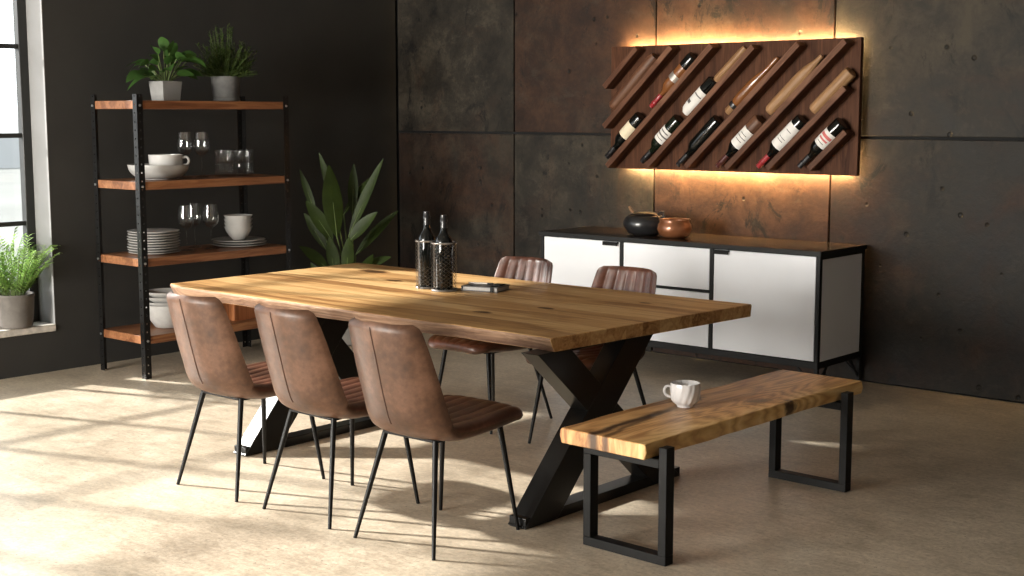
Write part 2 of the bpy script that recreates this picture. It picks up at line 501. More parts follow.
def window(name, a, b):
    f = BM()
    x0, x1 = XL - 0.245, XL - 0.185
    w = 0.062
    z0, z1 = WZ0, WZ1
    box(f, x0, x1, a, a + w, z0, z1)
    box(f, x0, x1, b - w, b, z0, z1)
    box(f, x0, x1, a + w, b - w, z0, z0 + w + 0.02)
    box(f, x0, x1, a + w, b - w, z1 - w, z1)
    root = struct(name, f, M['black_frame'], bevel=0.004, seg=1)
    mu = BM()
    for zz in (0.965, 1.535, 2.105):
        box(mu, x0 + 0.016, x1 - 0.014, a + w, b - w, zz - 0.015, zz + 0.015)
    yy = b - 0.56
    while yy > a + 0.2:
        box(mu, x0 + 0.014, x1 - 0.012, yy - 0.02, yy + 0.02, z0 + w, z1 - w)
        yy -= 0.715
    obj('mullion', mu, M['black_frame'], root)
    obj('pane', boxed(x0 + 0.022, x0 + 0.028, a + w * 0.5, b - w * 0.5, z0 + w * 0.5, z1 - w * 0.5), M['pane'], root, smooth=0)
    return root
for i, (a, b) in enumerate(WIN):
    window('window_%d' % (i + 1), a, b)
for i, (a, b) in enumerate(FW):  # invented window frames that the front fill lamps shine through
    f = BM()
    for x in (a, a + (b - a) / 3 - 0.02, a + 2 * (b - a) / 3 - 0.02, b - 0.05):
        box(f, x, x + 0.05, YF - 0.15, YF - 0.09, 0.35, 2.8)
    for z in (0.35, 1.2, 2.0, 2.74):
        box(f, a + 0.05, b - 0.05, YF - 0.145, YF - 0.095, z, z + 0.06)
    root = struct('window_%d' % (i + 3), f, M['black_frame'])
    obj('pane', boxed(a, b, YF - 0.125, YF - 0.119, 0.35, 2.8), M['pane'], root, smooth=0)
# pale reveals and stone sills
k = 1
for a, b in WIN:
    bm = BM()
    box(bm, XL - 0.29, XL + 0.001, b - 0.001, b + 0.004, WZ0 - 0.045, WZ1)
    box(bm, XL - 0.29, XL + 0.001, a - 0.004, a + 0.001, WZ0 - 0.045, WZ1)
    box(bm, XL - 0.29, XL + 0.001, a, b, WZ1 - 0.001, WZ1 + 0.004)
    struct('trim_%d' % k, bm, M['reveal'], smooth=0)
    struct('trim_%d' % (k + 1), boxed(XL - 0.29, XL + 0.012, a, b, WZ0 - 0.045, WZ0), M['sill'], bevel=0.004)
    k += 2

# outside
struct('ground', boxed(-260, XL - 2.0, -160, 220, -3.3, -3.0), M['outground'], smooth=0)
bm = BM()
random.seed(4)
prev = None
for i in range(61):
    y = -60 + i * 4.5
    h = 3.0 + 2.2 * mnoise.noise(V((i * 0.23, 1.7, 0))) + 0.8 * mnoise.noise(V((i * 0.9, 5.1, 0)))
    row = [bm.verts.new((-110 - 8 * s, y, z)) for s, z in ((0, -3.0), (0.2, -3 + h * 1.0), (0.9, -3 + h * 1.5), (2.5, -3.0))]
    if prev:
        for a in range(3):
            bm.faces.new((prev[a], row[a], row[a + 1], prev[a + 1]))
    prev = row
struct('hill', bm, M['hill'])

# ------------------------------------------------------------------ dining table
TX0, TX1, TYN, TYF = -6.165, -3.435, 4.240, 5.640
TCX, TCY = (TX0 + TX1) / 2, (TYN + TYF) / 2
table = thing('dining_table', 'long golden oak dining table with live edges on black X-shaped steel legs', 'table', (TCX, TCY, 0))
def nz(x, s, seed):
    return mnoise.noise(V((x * s, seed, 0.3)))
def live_slab(L, yn, yf, z0, z1, und_n, und_f, amp, seed, n=90, corner=0.0, mats=1, bulge=0.012):
    """slab along x with wavy long edges; section has 4 points per long edge; material 1 on the long edges"""
    bm = BM()
    rows = []
    h = z1 - z0
    for i in range(n + 1):
        x = -L / 2 + L * i / n
        a = yn + amp * (nz(x, 1.6, seed) + 0.5 * nz(x, 5.5, seed + 3) + 0.22 * nz(x, 19, seed + 8))
        b = yf + amp * 0.6 * (nz(x, 1.4, seed + 11) + 0.5 * nz(x, 5, seed + 14))
        if corner:
            d = x + L / 2
            a += corner * max(0, 1 - d / 0.28) ** 2.2
        ra = 0.006 * nz(x, 30, seed + 21)
        sec = [(a, z1), (a - bulge * 0.3 + ra, z1 - 0.18 * h), (a + und_n * 0.35 + ra * 1.5, z1 - 0.55 * h), (a + und_n, z0),
               (b - und_f, z0), (b - und_f * 0.35, z1 - 0.55 * h), (b + bulge * 0.3, z1 - 0.18 * h), (b, z1)]
        rows.append([bm.verts.new((x, y, z)) for y, z in sec])
    m = len(rows[0])
    for i in range(n):
        for k in range(m):
            f = bm.faces.new((rows[i][k], rows[i][(k + 1) % m], rows[i + 1][(k + 1) % m], rows[i + 1][k]))
            if mats > 1 and k in (0, 1, 2):
                f.material_index = 1
    bm.faces.new(rows[0][::-1])
    bm.faces.new(rows[-1])
    return bm
bm = live_slab(TX1 - TX0, TYN - TCY, TYF - TCY, 0.712, 0.772, 0.022, 0.004, 0.016, 2.0, corner=0.05, mats=2)
for v in bm.verts:      # the sawn ends are not quite square
    if v.co.x > 0:
        v.co.x += 0.045 * (v.co.y / 0.7) * (v.co.x / 1.36)
obj('tabletop', bm, [M['oak'], M['live_edge']], table, smooth=30, bevel=0.0025, seg=1)
def x_leg(xc, name='leg_frame', ta=4.27, tb=4.87):
    """welded X in the y-z plane, foot bar below; coordinates relative to table root"""
    w = 0.05
    def arm(y0, y1):
        # slanted flat bar between floor (y0) and underside (y1)
        hw = 0.105
        return [(xc - w, y0 - hw - TCY, 0.006), (xc - w, y0 + hw - TCY, 0.006), (xc - w, y1 + hw - TCY, 0.711), (xc - w, y1 - hw - TCY, 0.711)]
    a = extrude_poly(arm(4.19, tb), (2 * w, 0, 0))
    o = obj(name, a, M['gloss_steel'], table, bevel=0.003, seg=2, smooth=30)
    for nm, arr in (('cross_arm', arm(5.09, ta)),):
        arr2 = [(p[0] + 0.002, p[1], p[2]) for p in arr]
        obj(nm, extrude_poly(arr2, (2 * w - 0.004, 0, 0)), M['gloss_steel'], o, bevel=0.003, smooth=30)
    obj('foot_bar', boxed(xc - w + 0.005, xc + w - 0.005, 4.092 - TCY, 5.20 - TCY, 0.0, 0.045), M['gloss_steel'], o, bevel=0.003, smooth=30)
    obj('top_plate', boxed(xc - w + 0.005, xc + w - 0.005, ta + 0.07 - TCY, tb + 0.25 - TCY, 0.700, 0.7125), M['gloss_steel'], o, bevel=0.002, smooth=30)
x_leg(-3.535 - TCX)
x_leg(-5.35 - TCX, ta=4.45, tb=4.80)

# ------------------------------------------------------------------ bench
BX0, BX1, BY0, BY1 = -3.285, -2.840, 4.045, 5.690
BCX, BCY = (BX0 + BX1) / 2, (BY0 + BY1) / 2
bench = thing('bench', 'low live-edge wooden bench on black loop legs beside the table', 'bench', (BCX + 0.018, BCY, 0), R(-1.3))
def bench_mat():
    t = NT('bench_heartwood')
    tc = t.n('ShaderNodeTexCoord').outputs['Object']
    # knots bend the grain
    def kn(kx, ky, kz, s=(1, 0.6, 1)):
        dv = t.n('ShaderNodeVectorMath', {0: tc, 1: (kx, ky, kz)}, operation='SUBTRACT').outputs[0]
        dv = t.n('ShaderNodeVectorMath', {0: dv, 1: s}, operation='MULTIPLY').outputs[0]
        return t.n('ShaderNodeVectorMath', {0: dv}, operation='LENGTH').outputs['Value']
    k1, k2, k3 = kn(0.085, 0.115, 0.465), kn(0.20, 0.205, 0.435, (0.8, 0.8, 0.8)), kn(-0.13, -0.03, 0.465, (1.2, 0.4, 1))
    def fall(k, r):
        return t.math('SUBTRACT', 1.0, t.math('DIVIDE', k, r), clamp=True)
    mp = t.n('ShaderNodeMapping', {'Vector': tc, 'Scale': (9, 0.8, 2.6), 'Location': (2.1, 0.4, 0)}).outputs[0]
    n1 = t.noise(mp, 0.8, 5, 0.55, 0.7)
    n1 = t.math('ADD', n1, t.math('ADD', t.math('MULTIPLY', fall(k1, 0.30), 0.45), t.math('MULTIPLY', fall(k2, 0.2), 0.4)))
    fr = t.n('ShaderNodeMath', operation='FRACT')
    t.set(fr.inputs[0], t.math('MULTIPLY', n1, 7.0))
    tri = t.math('ABSOLUTE', t.math('SUBTRACT', t.math('MULTIPLY', fr.outputs[0], 2.0), 1.0))
    fine = t.noise(t.n('ShaderNodeMapping', {'Vector': tc, 'Scale': (55, 2.0, 9)}).outputs[0], 1.3, 6, 0.65)
    f = t.math('ADD', t.math('MULTIPLY', tri, 0.4), t.math('MULTIPLY', fine, 0.6))
    sep = t.n('ShaderNodeSeparateXYZ', {'Vector': tc})
    heart = t.ramp(f, [(0.25, (0.26, 0.105, 0.032)), (0.48, (0.52, 0.265, 0.095)), (0.72, (0.72, 0.42, 0.175))])
    sap = t.ramp(f, [(0.25, (0.42, 0.21, 0.065)), (0.5, (0.66, 0.40, 0.15)), (0.75, (0.78, 0.54, 0.25))])
    edge = t.math('ADD', sep.outputs['X'], t.math('MULTIPLY', t.math('SUBTRACT', t.noise(t.coord((2, 2.4, 2)), 1.5, 4), 0.5), 0.2))
    c = t.mix(t.ramp(edge, [(0.10, 0.0), (0.19, 1.0)]), heart, sap)
    c = t.mix(t.ramp(edge, [(0.0, 0.8), (0.02, 0.0)]), c, c)
    # long dark crack, left third of the near half
    yo = t.math('ADD', sep.outputs['Y'], 0.78)
    wob = t.math('MULTIPLY', t.math('SUBTRACT', t.noise(t.coord((1, 1.7, 0)), 3.0, 5), 0.5), 0.07)
    cr = t.math('ADD', t.math('ADD', sep.outputs['X'], wob), t.math('MULTIPLY', yo, 0.09))
    d = t.math('ABSOLUTE', t.math('ADD', cr, 0.055))
    crk = t.math('MULTIPLY', t.ramp(d, [(0.010, 1.0), (0.034, 0.0)]), t.ramp(t.math('ADD', sep.outputs['Y'], 0.5), [(0.10, 1.0), (0.62, 0.0)]))
    d2 = t.math('ABSOLUTE', t.math('ADD', t.math('ADD', cr, 0.002), t.math('MULTIPLY', yo, 0.10)))
    crk2 = t.math('MULTIPLY', t.ramp(d2, [(0.006, 1.0), (0.020, 0.0)]), t.ramp(t.math('ADD', sep.outputs['Y'], 0.5), [(0.0, 0.95), (0.40, 0.0)]))
    c = t.mix(t.math('MULTIPLY', crk, 0.95), c, (0.035, 0.014, 0.006))
    c = t.mix(t.math('MULTIPLY', crk2, 0.8), c, (0.035, 0.014, 0.006))
    nn = t.math('MULTIPLY', t.math('SUBTRACT', t.noise(tc, 22, 5, 0.7), 0.5), 0.11)
    for kk, r in ((k1, 0.062), (k2, 0.050), (k3, 0.035)):
        c = t.mix(t.ramp(t.math('ADD', kk, nn), [(r * 0.35, 0.95), (r, 0.0)]), c, (0.04, 0.016, 0.008))
    t.p(Base_Color=c, Roughness=0.42)
    t.bump(t.math('SUBTRACT', fine, t.math('MULTIPLY', crk, 2.0)), 0.15, 0.003)
    return t.m
M['bench'] = bench_mat()
def bench_slab():
    bm = BM()
    rows = []
    L = BY1 - BY0
    n = 70
    for i in range(n + 1):
        y = -L / 2 + L * i / n
        a = -(BX1 - BX0) / 2 + 0.016 * nz(y, 2.2, 4.4) + 0.006 * nz(y, 7, 1.4)
        b = (BX1 - BX0) / 2 - 0.024 + 0.018 * nz(y, 2.4, 9.4) + 0.007 * nz(y, 8, 2.4)
        zt = 0.465
        sec = [(a, zt - 0.006), (a + 0.008, zt), (b - 0.006, zt), (b, zt - 0.008), (b + 0.004, zt - 0.032), (b - 0.004, zt - 0.060), (a + 0.006, zt - 0.060), (a - 0.004, zt - 0.03)]
        rows.append([bm.verts.new((x, y, z)) for x, z in sec])
    m = 8
    for i in range(n):
        for k in range(m):
            bm.faces.new((rows[i][k], rows[i][(k + 1) % m], rows[i + 1][(k + 1) % m], rows[i + 1][k]))
    bm.faces.new(rows[0][::-1]); bm.faces.new(rows[-1])
    return bm
obj('seat_slab', bench_slab(), M['bench'], bench, smooth=40, bevel=0.003, seg=1)
for yc in (4.118, 5.475):
    y0, y1 = yc - 0.025 - BCY, yc + 0.025 - BCY
    xl, xr = -3.200 - BCX, -2.803 - BCX
    f = BM()
    box(f, xl, xl + 0.036, y0, y1, 0.036, 0.369)
    box(f, xr - 0.036, xr, y0, y1, 0.036, 0.450)
    box(f, xl, xr, y0, y1, 0.0, 0.036)
    box(f, xl, xr - 0.036, y0, y1, 0.369, 0.404)
    obj('leg_frame', f, M['black_steel'], bench, bevel=0.002, smooth=30)

# ------------------------------------------------------------------ chairs
PRO = [(-.350, .900), (-.320, .79), (-.290, .675), (-.262, .578), (-.232, .512), (-.176, .470), (-.085, .454), (.05, .458), (.18, .470), (.262, .477), (.332, .462)]
HW = [.190, .205, .215, .218, .222, .224, .226, .228, .226, .220, .205]
WRAP = [.060, .070, .080, .088, .082, .045, .016, .0, .0, .0, .0]
LIFT = [.0, .0, .0, .0, .004, .010, .010, .008, .002, -.004, -.010]
THK = [.032, .036, .038, .042, .052, .064, .074, .076, .072, .066, .050]
def chair_shell():
    NV, NU = 60, 56
    raw = catmull([(p[0], p[1], a, b, c, d) for p, a, b, c, d in zip(PRO, HW, WRAP, LIFT, THK)], NV)
    s = [0.0]
    for i in range(NV):
        s.append(s[-1] + math.hypot(raw[i + 1][0] - raw[i][0], raw[i + 1][1] - raw[i][1]))
    T = s[-1]
    inner, outer = [], []
    for i in range(NV + 1):
        y, z, hw, wr, lf, th = raw[i]
        j0, j1 = max(0, i - 1), min(NV, i + 1)
        ty, tz = raw[j1][0] - raw[j0][0], raw[j1][1] - raw[j0][1]
        l = math.hypot(ty, tz)
        ny, nzv = -tz / l, ty / l           # towards the sitter: forward for the back, up for the seat
        d0, d1 = s[i], T - s[i]
        r0, r1 = 0.034, 0.075
        if d0 < r0:
            hw -= r0 - math.sqrt(max(0, r0 * r0 - (r0 - d0) ** 2))
        if d1 < r1:
            hw -= r1 - math.sqrt(max(0, r1 * r1 - (r1 - d1) ** 2))
        ev = 1.0
        for d in (d0, d1):
            if d < 0.022:
                ev *= math.sqrt(max(0, 1 - (1 - d / 0.022) ** 2))
        ri, ro = [], []
        for k in range(NU + 1):
            u = -1 + 2 * k / NU
            eu = max(0, 1 - abs(u) ** 9) ** 0.5
            e = eu * ev
            yy = y + wr * abs(u) ** 2.4
            zz = z + lf * abs(u) ** 2.4
            ch = abs(math.sin(PI * 7 * (u + 1) / 2)) ** 0.55
            fade = min(1, d0 / 0.05) * min(1, d1 / 0.05)
            bi = th / 2 * e + (ch - 1) * 0.009 * e * fade
            bo = -th / 2 * e
            ri.append((u * hw, yy + ny * bi, zz + nzv * bi))
            ro.append((u * hw, yy + ny * bo, zz + nzv * bo))
        inner.append(ri); outer.append(ro)
    return inner, outer, NV, NU
INNER, OUTER, NV, NU = chair_shell()
VS = 24
def shell_mesh(i0, i1):
    bm = BM()
    A = [[bm.verts.new(p) for p in INNER[i]] for i in range(i0, i1 + 1)]
    B = [[bm.verts.new(p) for p in OUTER[i]] for i in range(i0, i1 + 1)]
    for i in range(i1 - i0):
        for k in range(NU):
            f = bm.faces.new((A[i][k], A[i][k + 1], A[i + 1][k + 1], A[i + 1][k])); f.material_index = 1
            bm.faces.new((B[i][k], B[i + 1][k], B[i + 1][k + 1], B[i][k + 1]))
    bmesh.ops.remove_doubles(bm, verts=bm.verts, dist=0.0004)
    return bm
def make_chair(label, loc, rz, group):
    t = thing('dining_chair', label, 'chair', loc, rz, group)
    back = obj('backrest', shell_mesh(0, VS), [M['suede'], M['leather']], t, smooth=75)
    sm = BM()
    mid = NU // 2
    tube(sm, [V(OUTER[i][mid]) + V((0, -0.0005, 0)) for i in range(1, VS + 1)], 0.0026, 6)
    obj('seam', sm, M['seam'], back)
    obj('seat', shell_mesh(VS, NV), [M['suede'], M['leather']], t, smooth=75)
    fr = BM()
    tops = {(-1, -1): (-.135, -.150, .430), (1, -1): (.135, -.150, .430), (-1, 1): (-.155, .205, .434), (1, 1): (.155, .205, .434)}
    for a, b in (((-1, -1), (1, -1)), ((-1, 1), (1, 1)), ((-1, -1), (-1, 1)), ((1, -1), (1, 1))):
        bar(fr, V(tops[a]) + V((0, 0, .000)), V(tops[b]) + V((0, 0, .000)), 0.03, 0.012)
    obj('seat_frame', fr, M['leg_steel'], t, bevel=0.002, seg=1)
    for sx in (-1, 1):
        for sy in (-1, 1):
            l = BM()
            p1 = V((sx * .215, sy * .25, 0.0))
            p0 = V(tops[(sx, sy)])
            tube(l, [p0, p0.lerp(p1, 0.5), p1], [.0125, .0105, .0078], 12)
            obj('leg', l, M['leg_steel'], t, smooth=60)
    return t
GN, GF = 'brown chairs along the near side of the table', 'brown chairs along the far side of the table'
c0 = make_chair('brown leather dining chair at the near side of the table, nearest the shelving unit', (-4.917, 3.822, 0), 0, GN)
dup(c0, (-4.310, 3.830, 0), R(-1), 'brown leather dining chair at the near side of the table, middle of the three', GN)
dup(c0, (-3.728, 3.822, 0), R(1), 'brown leather dining chair at the near side of the table, nearest the bench', GN)
far1 = dup(c0, (-4.925, 5.490, 0), R(180), 'ribbed brown chair on the far side of the table, behind the small grey book', GF)
far2 = dup(c0, (-4.215, 5.470, 0), R(180), 'ribbed brown chair on the far side of the table, behind the near X-shaped leg', GF)
for q in (far1, far2):
    q.scale = (1, 1, 0.972)

# ------------------------------------------------------------------ sideboard
SX0, SX1, SY0, SY1, SZ = -6.030, -3.885, 7.225, 7.795, 0.870
sb = thing('sideboard', 'long white sideboard with charcoal steel frame and dark top against the panelled wall', 'sideboard', ((SX0 + SX1) / 2, (SY0 + SY1) / 2, 0))
ox, oy = (SX0 + SX1) / 2, (SY0 + SY1) / 2
W2, D2 = (SX1 - SX0) / 2, (SY1 - SY0) / 2
f = BM()
t_ = 0.026
for x in (-W2, -5.352 - ox, -4.652 - ox, W2 - t_):
    box(f, x, x + t_, -D2, -D2 + 0.03, 0.20, SZ - 0.028)
for x in (-W2, W2 - t_):
    box(f, x, x + t_, D2 - 0.03, D2, 0.20, SZ - 0.028)
    box(f, x, x + t_, -D2 + 0.03, D2 - 0.03, SZ - 0.05, SZ - 0.028)
box(f, -W2, W2, -D2, D2, 0.165, 0.205)
box(f, -W2 + t_, W2 - t_, D2 - 0.012, D2 - 0.002, 0.205, SZ - 0.028)
box(f, -5.352 + t_ - ox, -4.652 - ox, -D2 + 0.004, -D2 + 0.03, 0.560, 0.572)
obj('frame', f, M['dark_steel'], sb, bevel=0.002, seg=1, smooth=30)
obj('top', boxed(-W2 - 0.004, W2 + 0.004, -D2 - 0.006, D2, SZ - 0.028, SZ), M['walnut_top'], sb, bevel=0.003, smooth=30)
fe = BM()
box(fe, -W2 - 0.008, W2 + 0.008, -D2 - 0.012, -D2 - 0.006, SZ - 0.028, SZ + 0.001)
box(fe, W2 + 0.004, W2 + 0.010, -D2 - 0.006, D2, SZ - 0.028, SZ + 0.001)
box(fe, -W2 - 0.010, -W2 - 0.004, -D2 - 0.006, D2, SZ - 0.028, SZ + 0.001)
obj('top_edging', fe, M['dark_steel'], sb, bevel=0.001, seg=1)
def front(name, x0, x1, z0, z1, handle=None):
    o = obj(name, boxed(x0 - ox + 0.004, x1 - ox - 0.004, -D2 + 0.003, -D2 + 0.025, z0 + 0.004, z1 - 0.004), M['white'], sb, bevel=0.002, smooth=30)
    if handle:
        h = BM()
        a, b = handle
        box(h, a - ox, b - ox, -D2 - 0.016, -D2 + 0.004, z1 - 0.014, z1 - 0.005)
        box(h, a - ox, b - ox, -D2 - 0.016, -D2 - 0.012, z1 - 0.030, z1 - 0.014)
        obj('handle', h, M['black_steel'], o, bevel=0.001, seg=1)
zt = SZ - 0.030
front('door', SX0 + t_, -5.352, 0.205, zt, (-5.485, -5.362))
front('drawer', -5.352 + t_, -4.652, 0.572, zt)
front('drawer', -5.352 + t_, -4.652, 0.205, 0.560)
front('door', -4.652 + t_, SX1 - t_, 0.205, zt, (-4.615, -4.51))
for sx in (-1, 1):
    xx = sorted((sx * (W2 - 0.018), sx * (W2 - 0.006)))
    obj('side_panel', boxed(xx[0], xx[1], -D2 + 0.03, D2 - 0.03, 0.205, SZ - 0.052), M['white'], sb, bevel=0.001, smooth=30)
    for sy in (-1, 1):
        l = BM()
        cx, cy = sx * (W2 - 0.013), sy * (D2 - 0.015)
        box(l, cx - 0.012, cx + 0.012, cy - 0.012, cy + 0.012, 0, 0.166)
        bar(l, (cx - sx * 0.13, cy, 0.163), (cx - sx * 0.008, cy, 0.045), 0.012, 0.012, (0, 1, 0))
        bar(l, (cx, cy - sy * 0.12, 0.163), (cx, cy - sy * 0.008, 0.045), 0.012, 0.012, (1, 0, 0))
        obj('leg', l, M['dark_steel'], sb, bevel=0.001, seg=1)

# pots on the sideboard
p = thing('lidded_pot', 'round black glazed pot with a lid and two small lugs on the sideboard', 'pot', (-5.325, 7.470, SZ))
obj('body', lathe([(0, 0.001), (.075, 0.0), (.115, .018), (.142, .055), (.146, .085), (.128, .120), (.098, .138), (.094, .136), (.085, .12), (.06, .06), (0, .05)], 40), M['pot_black'], p, smooth=60)
obj('lid', lathe([(0, .158), (.02, .157), (.05, .153), (.088, .146), (.098, .139), (.09, .137), (0, .138)], 40), M['pot_black'], p, smooth=60)
hb = BM(); tube(hb, [(.125, 0, .115), (.155, 0, .135), (.150, 0, .160), (.122, 0, .155), (.105, 0, .140)], .009, 8); obj('lug', hb, M['pot_black'], p)
hb = BM(); tube(hb, [(-.095, 0, .140), (-.118, 0, .165), (-.130, 0, .185)], [.008, .011, .009], 8); obj('lug', hb, M['pale_rod'], p, label='pale wooden stub handle')
p = thing('copper_bowl', 'small copper-brown glazed bowl on the sideboard beside the black pot', 'bowl', (-5.060, 7.430, SZ))
obj('body', lathe([(0, 0.001), (.060, 0.0), (.098, .018), (.114, .055), (.108, .088), (.096, .105), (.098, .116), (.104, .118), (.103, .122), (.093, .120), (.088, .108), (.098, .07), (.08, .025), (0, .015)], 40), M['copper'], p, smooth=60)

# ------------------------------------------------------------------ wine rack on the wall
RX0, RX1, RZ0, RZ1 = -5.815, -3.925, 1.296, 2.136
RYF = 7.730
rack = thing('wine_rack', 'dark walnut wall wine rack with diagonal slats, glowing warm behind', 'wine rack', ((RX0 + RX1) / 2, RYF + 0.02, RZ0))
rx, ry, rz_ = (RX0 + RX1) / 2, RYF + 0.02, RZ0
bk = obj('back_panel', boxed(RX0 - rx, RX1 - rx, -0.02, 0.016, 0, RZ1 - RZ0), wood('walnut_panel', (0.028, 0.0105, 0.0052), (0.062, 0.0245, 0.0122), (0.105, 0.045, 0.023), 'Z', 1.6, rough=0.6, spec=0.1, bump=0.1, seed=8.1), rack, bevel=0.002, smooth=30)
for x in (-0.6, 0.6):
    for z in (0.22, 0.62):
        obj('mounting_block', boxed(x - 0.05, x + 0.05, 0.016, YB - ry, z - 0.03, z + 0.03), M['black_steel'], rack)
for zz in (RZ1 - RZ0 - 0.028, 0.012):
    obj('led_strip', boxed(-0.865, 0.865, 0.0165, 0.028, zz, zz + 0.016), M['led'], rack, smooth=0)
SD = V((math.cos(R(43.7)), 0, math.sin(R(43.7))))
SN = V((-SD.z, 0, SD.x))
SL = [((-5.805, 1.858), .375), ((-5.805, 1.585), .765), ((-5.775, 1.312), 1.165), ((-5.432, 1.325), 1.120), ((-5.118, 1.325), 1.130), ((-4.806, 1.325), 1.140), ((-4.500, 1.330), .725), ((-4.205, 1.335), .335)]
SDEP = 0.100
for (x, z), L in SL:
    s = obj('slat', boxed(0, L, -SDEP, 0, -0.019, 0.019), M['walnut'], rack, bevel=0.002, smooth=30)
    s.matrix_local = Matrix.Translation((x - rx, -0.02, z - rz_)) @ Matrix.Rotation(-R(43.7), 4, 'Y')

def rack_frame(t_tip, slat, r, rev=False, L=0.0):
    """matrix for something lying on slat; local z from base (upper) to tip (lower-left), local y to the viewer. tip at t_tip"""
    (x, z), _ = SL[slat]
    c = V((x, 0, z)) + SN * (0.0195 + r) + SD * t_tip
    base = c + SD * L
    base.y = RYF - r - 0.002
    zx = -SD
    yy = V((0, -1, 0))
    xx = yy.cross(zx)
    m = Matrix((xx, yy, zx)).transposed().to_4x4()
    if rev:
        zx = SD; xx = yy.cross(zx)
        m = Matrix((xx, yy, zx)).transposed().to_4x4()
        base = c.copy(); base.y = RYF - r - 0.002
    return Matrix.Translation(base) @ m

def bottle_profile(r, L, s=.56):
    return [(0, 0.008), (r * .6, 0.0), (r * .93, .004), (r, .014), (r, L * s), (r * .96, L * (s + .035)), (r * .80, L * (s + .075)), (r * .52, L * (s + .12)), (r * .37, L * (s + .17)), (r * .33, L * .9), (r * .39, L * .905), (r * .39, L * .94), (r * .34, L * .945), (r * .34, L), (0, L)]
def bottle(label, r, L, glass, foil, lab=None, l0=0.15, l1=0.5, marks=None, mat_world=None, loc=None, rz=0, foil0=0.76, base=None, sh=.56):
    b = thing('wine_bottle', label, 'bottle', loc or (0, 0, 0), rz)
    if mat_world is not None:
        b.matrix_world = mat_world
    obj('glass_body', lathe(bottle_profile(r, L, sh), 36), glass, b, smooth=50)
    if foil:
        fp = [(q, z) for q, z in [(r * .385, L * foil0), (r * .36, L * .9), (r * .42, L * .905), (r * .42, L * .94), (r * .37, L * .945), (r * .37, L * 1.003), (0, L * 1.003)]]
        obj('capsule', lathe(fp, 24), foil, b, smooth=50)
    if base:
        obj('base_sleeve', lathe([(0, -.001), (r * .9, -.001), (r * 1.02, .012), (r * 1.02, L * .2)], 36), base, b, smooth=50)
    if lab:
        a0, a1 = PI / 2 - R(105), PI / 2 + R(105)
        rr = r + .0012
        lb = obj('label', lathe([(rr - .001, L * l0), (rr, L * l0), (rr, L * l1), (rr - .001, L * l1)], 30, a0=a0, a1=a1), lab, b, smooth=50)
        for (m, za, zb, aw) in marks or ():
            k = rr + .0009
            obj('print', lathe([(k - .001, L * za), (k, L * za), (k, L * zb), (k - .001, L * zb)], 16, a0=PI / 2 - R(aw), a1=PI / 2 + R(aw)), m, lb, smooth=50)
    return b
I, RI = M['ink'], M['red_ink']
rb = 0.049
bottle('black wine bottle with a cream label, lowest left in the wall rack', rb, .41, M['black_glass'], M['black_foil'], M['cream'], .20, .47, None, rack_frame(.02, 2, rb, L=.41))
bottle('dark wine bottle with grey-lined white label, second from left in lower row', rb, .42, M['green_glass'], M['black_foil'], M['label'], .24, .50, [(I, .29, .31, 40), (I, .36, .385, 55), (I, .43, .44, 35)], rack_frame(-.035, 3, rb, L=.42))
bottle('plain black wine bottle without a label in the lower row of the wall rack', rb, .44, M['black_glass'], M['black_foil'], None, mat_world=rack_frame(-.06, 4, rb, L=.44))
bottle('wine bottle with brown base, large white label and maroon neck in the wall rack', rb, .44, M['black_glass'], M['dark_foil'], M['label'], .21, .54, [(I, .30, .31, 30), (I, .36, .37, 45), (I, .42, .43, 30)], rack_frame(-.060, 5, rb, L=.44), base=M['dark_rod'])
bottle('wine bottle with tall white label and bright red neck in the wall rack', rb, .44, M['black_glass'], M['red_foil'], M['label'], .13, .56, [(I, .24, .25, 24), (I, .38, .388, 30), (I, .43, .438, 26)], rack_frame(-.06, 6, rb, L=.44))
bottle('black wine bottle with white and red label, lowest right in the wall rack', rb, .40, M['black_glass'], M['black_foil'], M['label'], .22, .50, [(RI, .28, .33, 50), (RI, .36, .39, 40), (I, .43, .44, 30)], rack_frame(-.055, 7, rb, L=.40))
bottle('brown glass bottle with silver band and red neck in the upper row of the rack', .045, .47, M['amber'], M['red_foil'], M['silver'], .36, .46, None, rack_frame(.53, 2, .045, L=.47), base=M['black_glass'])
b = thing('squat_bottle', 'short black bottle with white label covering its lower end, upper row of the rack', 'bottle')
b.matrix_world = rack_frame(.44, 3, .046, L=.315)
r = .046
obj('glass_body', lathe([(0, .006), (r * .7, 0), (r, .012), (r, .245), (r * .9, .285), (r * .5, .310), (0, .315)], 36), M['black_glass'], b, smooth=50)
lb = obj('label', lathe([(r + .0002, .100), (r + .0014, .101), (r + .0014, .246), (r * .93, .286), (r * .56, .311)], 30, a0=PI / 2 - R(110), a1=PI / 2 + R(110)), M['label'], b, smooth=50)
obj('print', lathe([(r + .0020, .205), (r + .0026, .206), (r + .0026, .228), (r + .002, .229)], 12, a0=PI / 2 + R(8), a1=PI / 2 + R(48)), M['ink'], lb)
obj('print', lathe([(r + .0018, .140), (r + .0024, .141), (r + .0024, .148), (r + .0018, .149)], 12, a0=PI / 2 - R(40), a1=PI / 2 + R(40)), M['ink'], lb)
def rod(name, label, cat, prof, m, slat, t, r, rev=True, extra=(), out=0.0):
    o = thing(name, label, cat) if extra else None
    body = obj('body' if extra else name, lathe(prof, 28), m, o, smooth=50)
    if o is None:
        o = tag(body, label, cat)
    o.matrix_world = Matrix.Translation((0, -out, 0)) @ rack_frame(t, slat, r, rev=rev)
    for nm, pr, mm in extra:
        obj(nm, lathe(pr, 28), mm, o, smooth=50)
    return o
rod('rolling_pin', 'dark brown wooden rod at the upper left of the wall rack', 'rod', [(0, 0), (.030, .004), (.041, .02), (.044, .05), (.042, .46), (.034, .50), (0, .505)], M['dark_rod'], 1, .12, .044, out=.008)
